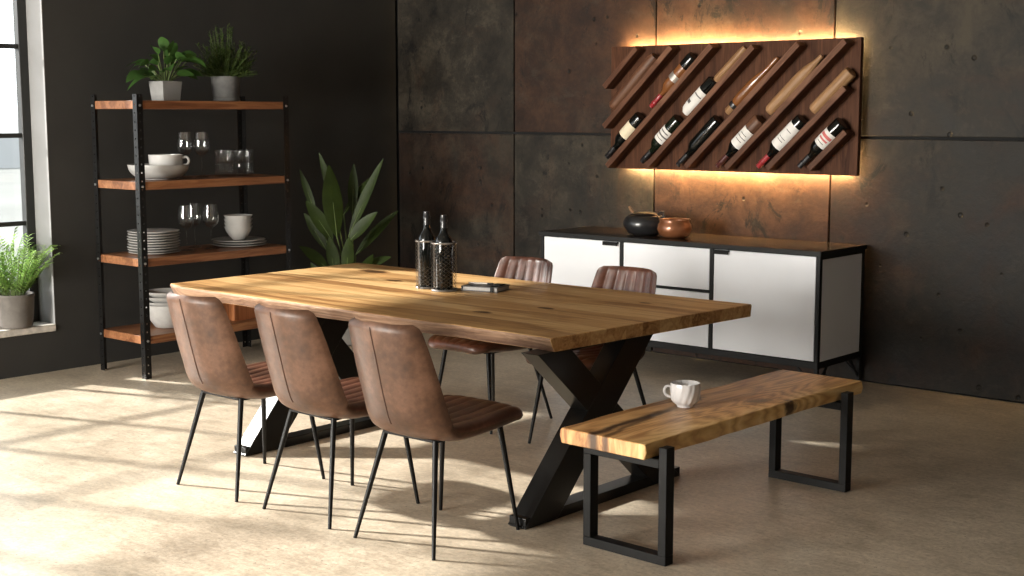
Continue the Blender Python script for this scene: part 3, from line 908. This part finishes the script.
rod('wooden_stick', 'thin tan wooden stick above the short white-labelled bottle in the rack', 'stick', [(0, 0), (.022, .003), (.028, .02), (.024, .27), (.018, .30), (0, .303)], M['pale_rod'], 3, .765, .028, out=.036)
rod('turned_bottle', 'amber turned wooden bottle with dark collar and long thin neck in the rack', 'bottle',
    [(.030, .085), (.038, .10), (.041, .15), (.039, .26), (.030, .33), (.018, .37), (.015, .42), (.016, .49), (.012, .505), (0, .506)], M['amber'], 4, .45, .041, True,
    [('collar', [(.027, .055), (.034, .057), (.036, .075), (.033, .088), (.027, .089)], M['black_foil']), ('stopper', [(0, 0), (.022, .002), (.029, .012), (.030, .056), (.02, .058)], M['pale_rod'])])
rod('rolling_pin', 'tan wooden rolling pin tapering to a thin handle in the upper right of the rack', 'rolling pin', [(0, 0), (.030, .004), (.040, .018), (.043, .05), (.044, .30), (.038, .37), (.026, .42), (.017, .46), (.014, .505), (0, .508)], M['pale_rod'], 5, .45, .044)
rod('wooden_rod', 'short plain tan wooden cylinder at the right end of the upper row', 'rod', [(0, .004), (.034, .002), (.040, .012), (.042, .03), (.042, .33), (.040, .342), (.034, .345), (0, .343)], M['pale_rod'], 6, .46, .042)

# ------------------------------------------------------------------ shelving unit along the left wall
KX0, KX1, KY0, KY1, KH = -7.872, -7.358, 4.908, 6.115, 1.797
unit = thing('shelving_unit', 'tall black steel shelving unit with four reddish wooden shelves', 'shelf unit', ((KX0 + KX1) / 2, (KY0 + KY1) / 2, 0))
ux, uy = (KX0 + KX1) / 2, (KY0 + KY1) / 2
SHZ = [.274, .768, 1.252, 1.757]
def perf_plate(bm, o, a, n, w, th, H, pitch=.053):
    """plate from origin o, width w along a, thickness th along n, height H, with a column of square holes"""
    o, a, n = V(o), V(a), V(n)
    def bx(u0, u1, z0, z1):
        ps = [o + a * u + n * t + V((0, 0, z)) for u in (u0, u1) for t in (0, th) for z in (z0, z1)]
        vs = [bm.verts.new(p) for p in ps]
        for f in ((0, 1, 3, 2), (4, 6, 7, 5), (0, 4, 5, 1), (2, 3, 7, 6), (0, 2, 6, 4), (1, 5, 7, 3)):
            bm.faces.new([vs[i] for i in f])
    h = .010
    c0, c1 = w / 2 - h / 2, w / 2 + h / 2
    bx(0, c0, 0, H); bx(c1, w, 0, H)
    z = 0.0
    k = 0
    while z < H:
        zh = min(H, (k + 0.6) * pitch)
        bx(c0, c1, z, zh)
        z = zh + h
        k += 1
for (px, py, sx, sy) in ((KX1, KY0, -1, 1), (KX0, KY0, 1, 1), (KX1, KY1, -1, -1), (KX0, KY1, 1, -1)):
    b = BM()
    perf_plate(b, (px - ux, py - uy, 0), (0, sy, 0), (sx, 0, 0), .044, .004, KH)
    perf_plate(b, (px - ux + sx * .004, py - uy, 0), (sx, 0, 0), (0, sy, 0), .040, .004, KH)
    post = obj('post', b, M['gloss_steel'], unit, smooth=0)
    for z in SHZ:
        bb = BM()
        if px == KX1:
            tube(bb, [(px - ux, py - uy + sy * .022, z - .030), (px - ux + .006, py - uy + sy * .022, z - .030)], .0075, 10)
        else:
            tube(bb, [(px - ux + .022, py - uy, z - .030), (px - ux + .022, py - uy - sy * .006, z - .030)], .0075, 10)
        obj('bolt', bb, M['bolt'], post)
for z in SHZ:
    obj('shelf', boxed(KX0 - ux + .005, KX1 - ux - .005, KY0 - uy + .005, KY1 - uy - .005, z - .052, z), M['shelf_wood'], unit, bevel=.003, smooth=30)

# crockery
def bowl_prof(r, h, rb, th=.006):
    o = [(rb, 0), (rb + .004, .003)]
    pts = []
    for i in range(9):
        a = i / 8
        pts.append((rb + (r - rb) * math.sin(a * PI / 2) ** .9, .004 + (h - .004) * (1 - math.cos(a * PI / 2)) ** .85))
    inner = [(max(q - th, 0.001), min(z + th * .6, h - .001)) for q, z in pts[::-1]]
    return [(0, 0.001)] + o[:1] + pts + [(r + .002, h - .001), (r + .002, h + .003), (r - th * .6, h + .003)] + inner[1:] + [(0, .010)]
def lobj(name, label, cat, prof, m, loc, seg=40, group=None, mod=None):
    o = obj(name, lathe(prof, seg, mod=mod), m, smooth=60)
    o.location = loc
    return tag(o, label, cat, group)
S1, S2, S3, S4 = [z + .0005 for z in SHZ[::-1]]
lobj('serving_bowl', 'wide shallow grey-white serving bowl on the second shelf down, cup standing in it', 'bowl', bowl_prof(.195, .092, .10, .008), M['greyware'], (-7.61, 5.225, S2), 48)
c = thing('wide_cup', 'wide white cup with a looped handle standing in the serving bowl', 'cup', (-7.61, 5.285, S2 + .012))
obj('cup_body', lathe([(0, .001), (.065, 0), (.085, .01), (.108, .06), (.112, .142), (.113, .146), (.106, .146), (.102, .06), (.08, .02), (0, .016)], 40), M['china'], c, smooth=60)
hb = BM(); tube(hb, [(.79 * q * 1.0, .61 * q * 1.0, z) for q, z in catmull([(.108, .126), (.138, .130), (.152, .108), (.140, .082), (.106, .076)], 14)], .008, 8); obj('handle', hb, M['china'], c)
WG = [(q * 1.28, z * 1.12) for q, z in [(0, 0), (.036, 0), (.037, .002), (.012, .008), (.0045, .016), (.004, .11), (.006, .125), (.024, .138), (.040, .160), (.043, .185), (.038, .235), (.034, .268), (.0325, .268), (.0365, .235), (.041, .187), (.038, .162), (.022, .141), (0, .134)]]
G1, G2 = 'wine glasses on the second shelf', 'wine glasses on the third shelf'
w0 = lobj('wine_glass', 'stemmed wine glass on the second shelf, the one nearer the bowl', 'wine glass', WG, M['glass'], (-7.66, 5.468, S2), 32, G1)
def put(o, loc, label, group=None):
    return dup(o, loc, None, label, group)
put(w0, (-7.60, 5.562, S2), 'stemmed wine glass on the second shelf, the one nearer the tumblers', G1)
put(w0, (-7.62, 5.435, S3), 'stemmed wine glass on the third shelf beside the tall plate stack', G2)
put(w0, (-7.75, 5.595, S3), 'stemmed wine glass on the third shelf, set back between two others', G2)
put(w0, (-7.58, 5.605, S3), 'stemmed wine glass on the third shelf, front one nearest the bowls', G2)
TB = [(0, .002), (.060, 0), (.065, .004), (.067, .05), (.066, .088), (.0635, .088), (.0635, .05), (.060, .010), (0, .008)]
rib = lambda a, z: 1 + .018 * math.cos(a * 20)
GT = 'ribbed glass tumblers on the second shelf'
t0 = lobj('tumbler', 'ribbed glass tumbler, lower of the stack nearer the wine glasses', 'tumbler', TB, M['glass'], (-7.62, 5.765, S2), 80, GT, rib)
put(t0, (-7.62, 5.765, S2 + .089), 'ribbed glass tumbler, upper of the stack nearer the wine glasses', GT)
put(t0, (-7.62, 5.925, S2), 'ribbed glass tumbler, lower of the stack nearer the right post', GT)
put(t0, (-7.62, 5.925, S2 + .089), 'ribbed glass tumbler, upper of the stack nearer the right post', GT)
PL = [(0, .001), (.10, 0), (.105, .003), (.165, .012), (.168, .015), (.164, .017), (.11, .008), (0, .007)]
GP = 'plates in the tall stack on the third shelf'
ordw = ['lowest', 'second from the bottom', 'third from the bottom', 'fourth from the bottom', 'middle', 'fourth from the top', 'third from the top', 'second from the top', 'topmost']
pl = None
for i in range(9):
    lab = 'grey-white plate, %s of the tall stack on the third shelf' % ordw[i]
    loc = (-7.61 + .002 * math.sin(i * 2.1), 5.170 + .003 * math.cos(i * 1.7), S3 + i * .0170)
    pl = lobj('dinner_plate', lab, 'plate', PL, M['china'], loc, 44, GP) if pl is None else put(pl, loc, lab, GP)
PW = [(q * 1.10, z) for q, z in PL]
GQ = 'wide plates under the small bowls'
p2 = lobj('dinner_plate', 'wide white plate, lowest of three under the small bowls', 'plate', PW, M['china'], (-7.60, 5.855, S3), 44, GQ)
put(p2, (-7.598, 5.858, S3 + .0172), 'wide white plate, middle of three under the small bowls', GQ)
put(p2, (-7.602, 5.850, S3 + .0344), 'wide white plate, topmost of three, small bowls stacked on it', GQ)
GB = 'small white bowls stacked on the plates'
BW = [(0, .001), (.040, 0), (.045, .006), (.066, .030), (.086, .064), (.0965, .091), (.099, .0935), (.0935, .0925), (.080, .064), (.058, .033), (.035, .013), (0, .011)]
b0 = None
for i, nm in enumerate(('lowest', 'second from the bottom', 'second from the top', 'topmost')):
    lab = 'small white bowl, %s of the stack of four on plates' % nm
    loc = (-7.60, 5.850, S3 + .0344 + .0085 + i * .0262)
    b0 = lobj('small_bowl', lab, 'bowl', BW, M['china'], loc, 40, GB) if b0 is None else put(b0, loc, lab, GB)
BB = [(0, .001), (.075, 0), (.085, .004), (.110, .04), (.138, .09), (.145, .150), (.146, .154), (.140, .154), (.134, .092), (.106, .045), (.08, .014), (0, .012)]
lobj('deep_bowl', 'deep white bowl at the bottom of the stack on the lowest shelf', 'bowl', BB, M['greyware'], (-7.60, 5.255, S4), 44)
SB = [(0, .001), (.08, 0), (.09, .004), (.135, .034), (.143, .045), (.145, .048), (.139, .048), (.13, .036), (.085, .012), (0, .010)]
GS = 'shallow bowls in the lowest stack'
b0 = None
for i, nm in enumerate(('lowest', 'middle', 'topmost')):
    lab = 'shallow grey-white bowl, %s of three stacked in the deep bowl' % nm
    loc = (-7.60, 5.255, S4 + .1275 + i * .033)
    b0 = lobj('shallow_bowl', lab, 'bowl', SB, M['greyware'], loc, 44, GS) if b0 is None else put(b0, loc, lab, GS)
wb = thing('wooden_box', 'orange-brown wooden box on the lowest shelf, seen between two chair backs', 'box', (-7.59, 5.83, S4))
obj('body', boxed(-.13, .13, -.14, .14, 0, .13), M['crate_wood'], wb, bevel=.003, smooth=30)
obj('lid', boxed(-.134, .134, -.144, .144, .131, .155), M['crate_wood'], wb, bevel=.003, smooth=30)

# ------------------------------------------------------------------ plants
def leaf(bm, p0, d, L, W, droop=.3, n=7, fold=.18, side=None, mi=0, shape=.8):
    p0, d = V(p0), V(d).normalized()
    rows = []
    for i in range(n + 1):
        t = i / n
        c = p0 + d * (L * t) + V((0, 0, -droop * L * t * t))
        tg = (d + V((0, 0, -2 * droop * t))).normalized()
        s = V(side) if side is not None else tg.cross(V((0, 0, 1)))
        if s.length < 1e-4:
            s = V((1, 0, 0))
        s = (s - tg * s.dot(tg)).normalized()
        nn = s.cross(tg).normalized()
        w = W * max(0.0, math.sin(PI * min(1, t * .97 + .015) ** shape)) ** .85
        up = nn * (fold * w) if nn.z > 0 else -nn * (fold * w)
        rows.append([bm.verts.new(c - s * w + up), bm.verts.new(c), bm.verts.new(c + s * w + up)])
    for i in range(n):
        for k in range(2):
            f = bm.faces.new((rows[i][k], rows[i][k + 1], rows[i + 1][k + 1], rows[i + 1][k]))
            f.material_index = mi
def soil(root, r, z, name='soil'):
    obj(name, lathe([(0, z + .006), (r * .5, z + .008), (r, z), (r, z - .01), (0, z - .01)], 28), M['soil'], root)

# leafy plant in a square pot on the top shelf
random.seed(11)
pt = thing('leafy_plant', 'leafy green plant in a pale square pot on top of the shelving unit', 'plant', (-7.61, 5.300, S1))
b = BM()
a, bb_, h = .066, .078, .128
for (s0, z0, s1, z1) in ((a, 0, bb_, h),):
    v = [b.verts.new((i * s0, j * s0, z0)) for i, j in ((-1, -1), (1, -1), (1, 1), (-1, 1))]
    w = [b.verts.new((i * s1, j * s1, z1)) for i, j in ((-1, -1), (1, -1), (1, 1), (-1, 1))]
    x = [b.verts.new((i * (s1 - .01), j * (s1 - .01), z1)) for i, j in ((-1, -1), (1, -1), (1, 1), (-1, 1))]
    y = [b.verts.new((i * (s1 - .012), j * (s1 - .012), z1 - .02)) for i, j in ((-1, -1), (1, -1), (1, 1), (-1, 1))]
    b.faces.new(v[::-1]); b.faces.new(y)
    for k in range(4):
        k2 = (k + 1) % 4
        b.faces.new((v[k], v[k2], w[k2], w[k])); b.faces.new((w[k], w[k2], x[k2], x[k])); b.faces.new((x[k], x[k2], y[k2], y[k]))
obj('pot', b, M['pot_white'], pt, bevel=.012, seg=3, smooth=40)
obj('soil', boxed(-.064, .064, -.064, .064, h - .019, h - .012), M['soil'], pt)
lf, st = BM(), BM()
for i in range(38):
    az = i * 2.399 + random.uniform(-.3, .3)
    el = random.uniform(.1, 1.4)
    L1 = random.uniform(.06, .18)
    d = V((math.cos(az) * math.cos(el), math.sin(az) * math.cos(el), math.sin(el)))
    p0 = V((.02 * math.cos(az), .02 * math.sin(az), h - .015))
    p1 = p0 + d * L1 + V((0, 0, .03))
    tube(st, [p0, p0.lerp(p1, .5) + V((0, 0, .01)), p1], .0028, 5)
    dd = V((d.x, d.y, d.z * .5 + .05))
    leaf(lf, p1, dd, random.uniform(.10, .155), random.uniform(.028, .042), random.uniform(.2, .7), 7, .2, side=V((-math.sin(az), math.cos(az), random.uniform(-1.1, 1.1))))
obj('foliage', lf, M['leaf'], pt, smooth=80)
obj('stems', st, M['stem'], pt)

# bushy fern in round pot
random.seed(5)
pt = thing('bushy_fern', 'fine-leaved bushy fern in a round grey pot on top of the shelving unit', 'plant', (-7.62, 5.790, S1))
obj('pot', lathe([(0, .001), (.082, 0), (.094, .004), (.094, .024), (.088, .026), (.100, .150), (.101, .168), (.094, .168), (.090, .145), (0, .143)], 40), M['pot_grey'], pt, smooth=40)
soil(pt, .088, .148)
lf, st = BM(), BM()
for i in range(170):
    az = random.uniform(0, 2 * PI)
    el = random.uniform(.35, 1.5)
    L = random.uniform(.17, .31) * (1.0 + .3 * (el > 1.3)) * (.75 if el < .7 else 1)
    d = V((math.cos(az) * math.cos(el), math.sin(az) * math.cos(el), math.sin(el)))
    p0 = V((.045 * math.cos(az), .045 * math.sin(az), .145))
    pts = [p0 + d * (L * t) + V((0, 0, -.10 * L * t * t * (2.2 - el))) for t in (0, .25, .5, .75, 1)]
    tube(st, pts, [.0016, .0014, .0012, .001, .0008], 4)
    for j in range(30):
        t = .18 + .82 * j / 30
        k = min(3, int(t * 4)); q = pts[k].lerp(pts[k + 1], t * 4 - k)
        a2 = random.uniform(0, 2 * PI)
        dd = (d * .7 + V((math.cos(a2), math.sin(a2), random.uniform(-.3, .6))) * .8).normalized()
        leaf(lf, q, dd, random.uniform(.020, .040), random.uniform(.0028, .0046), .1, 2, 0)
obj('foliage', lf, M['fern'], pt, smooth=0)
obj('stems', st, M['stem'], pt)

# palm on the sill
random.seed(21)
pt = thing('parlour_palm', 'bright green feathery palm in a taupe pot on the window sill', 'plant', (-8.135, 4.465, WZ0))
obj('pot', lathe([(0, .001), (.092, 0), (.104, .006), (.116, .09), (.122, .195), (.125, .20), (.125, .218), (.116, .218), (.112, .19), (0, .188)], 44), M['pot_taupe'], pt, smooth=40)
soil(pt, .110, .196)
lf, st = BM(), BM()
for i in range(46):
    az = i * 2.399
    el = R(random.uniform(48, 88))
    L = random.uniform(.34, .56)
    sy = math.sin(az) * (.55 if math.sin(az) > 0 else 1.0)
    d = V((math.cos(az) * math.cos(el) * .75, sy * math.cos(el), math.sin(el)))
    p0 = V((.05 * math.cos(az), .05 * math.sin(az), .19))
    n = 9
    pts = [p0 + d * (L * t / n) + V((math.cos(az) * .5, sy, 0)) * (.10 * (t / n) ** 2) + V((0, 0, -.16 * L * (t / n) ** 2.4)) for t in range(n + 1)]
    pts = [V((max(p.x, -.10), p.y, p.z)) for p in pts]
    tube(st, pts, [.0032 - .0024 * k / n for k in range(n + 1)], 5)
    for k in range(2, n + 1):
        tg = (pts[k] - pts[k - 1]).normalized()
        sd = tg.cross(V((0, 0, 1)))
        sd = sd.normalized() if sd.length > .05 else V((0, 1, 0))
        for s in (-1, 1):
            for q in (0.0, 0.5):
                dd = (tg * .75 + sd * s * .8 + V((0, 0, .15))).normalized()
                ll = random.uniform(.07, .11) * (1.1 - .5 * k / n)
                pp = pts[k - 1].lerp(pts[k], q)
                if pp.x + dd.x * ll < -.105:
                    dd.x = abs(dd.x)
                leaf(lf, pp, dd, ll, .0075, random.uniform(.2, .5), 4, .15)
for v in lf.verts:      # fronds press against the reveal, not through it
    if v.co.x + pt.location.x < XL + .015:
        v.co.y = min(v.co.y, WIN[0][1] - .012 - pt.location.y)
    v.co.x = max(v.co.x, XL - .18 - pt.location.x)
obj('foliage', lf, M['palm'], pt, smooth=80)
obj('stems', st, M['stem'], pt)

# big-leaved plant in the corner
random.seed(8)
PX, PY = -7.40, 6.72
pt = thing('broad_leaf_plant', 'tall dark broad-leaved plant in the corner behind the table', 'plant', (PX, PY, 0))
obj('pot', lathe([(0, .001), (.13, 0), (.145, .01), (.17, .28), (.178, .30), (.178, .33), (.165, .33), (.16, .28), (0, .278)], 40), M['pot_taupe'], pt, smooth=40)
soil(pt, .158, .29)
RV = V((.754, .657, 0)); FV = V((-.657, .754, 0))     # along / away across the room diagonal
lf, st = BM(), BM()
def px_l(x): return (x - 350) / 138.0
def px_z(y): return 1.425 + (148 - y) / 138.0
LEAVES = [((336, 218), (317, 147), .040, .00, .1), ((336, 236), (330, 166), .088, -.10, .0), ((346, 236), (382, 157), .045, .06, .05), ((331, 240), (304, 197), .060, -.06, .1),
          ((347, 241), (378, 209), .055, -.08, .1), ((323, 250), (299, 211), .050, .08, .1), ((327, 268), (297, 242), .048, -.12, .15), ((352, 256), (397, 209), .045, .14, .1),
          ((360, 268), (388, 258), .035, .10, .1), ((349, 215), (350, 163), .045, .18, .05), ((312, 215), (295, 169), .032, .16, .05), ((345, 275), (349, 236), .055, -.14, .0),
          ((333, 275), (329, 236), .060, -.10, .0), ((354, 286), (372, 252), .05, .0, .1), ((318, 284), (306, 262), .04, .05, .1), ((340, 215), (366, 178), .035, .2, .05)]
for (b0_, t0_, wd, dep, droop) in LEAVES:
    B = RV * px_l(b0_[0]) + FV * (dep * .6) + V((0, 0, px_z(b0_[1])))
    T = RV * px_l(t0_[0]) + FV * dep + V((0, 0, px_z(t0_[1])))
    L = (T - B).length
    d = (T - B).normalized() + V((0, 0, droop))
    roll = random.uniform(-.5, .5)
    leaf(lf, B, d, L * 1.03, wd * .86, droop, 12, .22, side=RV + FV * roll, shape=.9)
    root = V((RV.x, RV.y, 0)) * (px_l(b0_[0]) * .12) + V((0, 0, .285))
    tube(st, [root, root.lerp(B, .5) + V((0, 0, .04)), B, B + (T - B) * .5 + V((0, 0, -.002))], [.009, .007, .005, .002], 7)
obj('foliage', lf, M['paradise'], pt, smooth=80)
obj('stems', st, M['stem'], pt)

# ------------------------------------------------------------------ things on the table and bench
TZ = 0.7725
def sleeve(label, loc, rz, r, H, nth, nr, gap=None):
    """openwork lattice sleeve"""
    s = thing('bottle_sleeve', label, 'bottle holder', loc, rz)
    b = BM()
    rows = []
    dz = (H - .016) / nr
    def pos(a, z):
        n = 5.0
        c, q = math.cos(a), math.sin(a)
        k = (abs(c) ** n + abs(q) ** n) ** (-1 / n)
        return V((r * (.7 + .3 * k) * c, r * (.7 + .3 * k) * q, z))
    for j in range(nr + 1):
        off = .5 * (j % 2)
        rows.append([b.verts.new(pos(2 * PI * (i + off) / nth, .008 + dz * j)) for i in range(nth)])
    faces = []
    for j in range(nr - 1):
        for i in range(nth):
            if j % 2 == 0:
                q = (rows[j][i], rows[j + 1][i], rows[j + 2][i], rows[j + 1][(i - 1) % nth])
            else:
                q = (rows[j][i], rows[j + 1][(i + 1) % nth], rows[j + 2][i], rows[j + 1][i])
            if gap:
                cen = sum((v.co for v in q), V()) / 4
                if cen.z > gap and cen.y < -.2 * r and abs(cen.x) < .6 * r:
                    continue
            faces.append(b.faces.new(q))
    bmesh.ops.inset_individual(b, faces=faces, thickness=.0052)
    bmesh.ops.delete(b, geom=faces, context='FACES')
    bmesh.ops.delete(b, geom=[v for v in b.verts if not v.link_faces], context='VERTS')
    obj('lattice', b, M['lace'], s, smooth=40, solid=.0025)
    for z0, nm in ((0.0, 'rim'), (H - .009, 'rim')):
        q = BM()
        A = [[q.verts.new(pos(2 * PI * i / 48, z) * 1.0 + V((0, 0, 0))) for i in range(48)] for z in (z0, z0 + .009)]
        for i in range(48):
            q.faces.new((A[0][i], A[0][(i + 1) % 48], A[1][(i + 1) % 48], A[1][i]))
        obj(nm, q, M['lace'], s, smooth=40, solid=.0035)
    q = BM()
    q.faces.new([q.verts.new(pos(2 * PI * i / 48, .0012) * .98) for i in range(48)])
    obj('base', q, M['lace'], s, solid=.002)
    if gap:
        q = BM()
        for sx in (-1, 1):
            box(q, sx * .66 * r - .004, sx * .66 * r + .004, -.97 * r, -.90 * r, .0, H)
        obj('upright', q, M['lace'], s)
    return s
sl1 = (-4.850, 5.036, TZ)
sl0 = (-4.998, 5.062, TZ)
sleeve('openwork dark metal bottle sleeve on the table, the fully patterned one in front', sl1, R(41), .066, .252, 16, 24)
sleeve('openwork dark metal bottle sleeve with an open front, the one set behind', sl0, R(41), .060, .252, 15, 24, gap=.115)
bottle('black wine bottle standing in the fully patterned sleeve on the table', .046, .385, M['black_glass'], M['black_foil'], None, loc=(sl1[0], sl1[1], TZ + .0035), sh=.635, foil0=.83)
bottle('black wine bottle standing in the open-fronted sleeve on the table', .046, .395, M['black_glass'], M['black_foil'], None, loc=(sl0[0], sl0[1], TZ + .0035), sh=.625, foil0=.83)

nb = thing('notebook', 'thick grey notebook with a strap lying on the table beside the bottle sleeves', 'book', (-4.700, 5.190, TZ), R(16))
obj('page_block', boxed(-.098, .098, -.071, .071, .0045, .022), M['paper'], nb, bevel=.002, smooth=30)
q = BM(); box(q, -.105, .105, -.076, .076, 0, .0045); box(q, -.105, .105, -.076, .076, .022, .0265); box(q, -.105, -.099, -.076, .076, .0045, .022)
obj('cover', q, M['cover'], nb, bevel=.0015, smooth=30)
q = BM(); box(q, .062, .080, -.078, .078, .0267, .0285); box(q, .062, .080, -.0785, -.0763, -.0, .0285)
obj('strap', q, M['black_steel'], nb)
obj('clasp', boxed(.050, .092, -.03, .03, .0287, .035), M['dark_steel'], nb, bevel=.002, smooth=30)
pen = thing('pen', 'slim silver and black pen lying on the grey notebook', 'pen', (-4.735, 5.200, TZ + .0315), R(22))
q = BM(); tube(q, [(-.075, 0, 0), (.03, 0, 0)], .0048, 12); obj('barrel', q, M['silver'], pen)
q = BM(); tube(q, [(.03, 0, 0), (.058, 0, 0), (.066, 0, 0)], [.0046, .0046, .001], 12); obj('tip', q, M['black_foil'], pen)

cup = thing('porcelain_cup', 'white porcelain cup with slanting ribs standing on the bench', 'cup', (-3.128, 4.690, .4655))
sw = lambda a, z: 1 + (.045 * math.sin(a * 14 - z * 95)) * max(0, min(1, (z - .012) / .015)) * max(0, min(1, (.095 - z) / .02))
obj('cup_body', lathe([(0, .004), (.030, .002), (.033, 0), (.035, .004), (.036, .010), (.048, .016), (.057, .030), (.0605, .050), (.061, .075), (.0615, .098), (.0605, .101), (.0575, .100), (.057, .075), (.054, .04), (.03, .018), (0, .014)], 112, mod=sw), M['cup'], cup, smooth=70)
hb = BM(); hd = V((-.75, -.66, 0))
tube(hb, [hd * q + V((0, 0, z)) for q, z in catmull([(.055, .082), (.078, .087), (.088, .068), (.078, .048), (.052, .040)], 16)], .0055, 8)
obj('handle', hb, M['cup'], cup)

# ------------------------------------------------------------------ light
w = bpy.data.worlds.new('sky')
SC.world = w
w.use_nodes = True
nt = w.node_tree
bg = nt.nodes['Background']
bg.inputs['Color'].default_value = (0.93, 0.965, 1.0, 1)
bg.inputs['Strength'].default_value = 3.0
def light(name, typ, loc, rot, energy, col=(1, 1, 1), **k):
    l = bpy.data.lights.new(name, typ)
    l.energy = energy
    l.color = col
    for a, v in k.items():
        setattr(l, a, v)
    o = bpy.data.objects.new(name, l)
    COL.objects.link(o)
    o.location = loc
    o.rotation_euler = rot
    return o
AZ, EL = R(19.5), R(26.7)
sd = V((math.cos(AZ) * math.cos(EL), math.sin(AZ) * math.cos(EL), -math.sin(EL)))
s = light('sun', 'SUN', (-12, 0, 8), (0, 0, 0), 15.0, (1.0, 0.96, 0.895), angle=R(2.0))
s.rotation_euler = sd.to_track_quat('-Z', 'Y').to_euler()
# daylight entering through the side windows (next to the panes, outside) and added fill lamps behind the front windows
for a, b in WIN:
    light('window_daylight', 'AREA', (XL - 0.32, (a + b) / 2, 1.55), (0, R(-90), 0), 1.0, (1, 1, 1), shape='RECTANGLE', size=2.6, size_y=b - a).data.cycles.is_portal = True
for a, b in FW:
    light('front_fill', 'AREA', ((a + b) / 2, YF - 0.22, 1.6), (R(90), 0, 0), 880.0, (1.0, 0.94, 0.86), shape='RECTANGLE', size=1.7, size_y=2.4)

# ------------------------------------------------------------------ camera
cam = bpy.data.cameras.new('camera')
co = bpy.data.objects.new('camera', cam)
COL.objects.link(co)
cam.sensor_width = 36.0
cam.lens = 1366 / 1024 * 36.0
cam.clip_end = 600
co.location = (0, 0, 1.68)
co.rotation_euler = (R(82.6995), 0, R(41.0582))
SC.camera = co
SC.view_settings.view_transform = 'Standard'
SC.view_settings.look = 'None'
SC.view_settings.exposure = 0.07
SC.view_settings.gamma = 1.0
SC.view_settings.use_curve_mapping = False
SC.cycles.use_denoising = True
SC.cycles.max_bounces = 10
SC.cycles.transparent_max_bounces = 16
SC.cycles.sample_clamp_indirect = 6.0
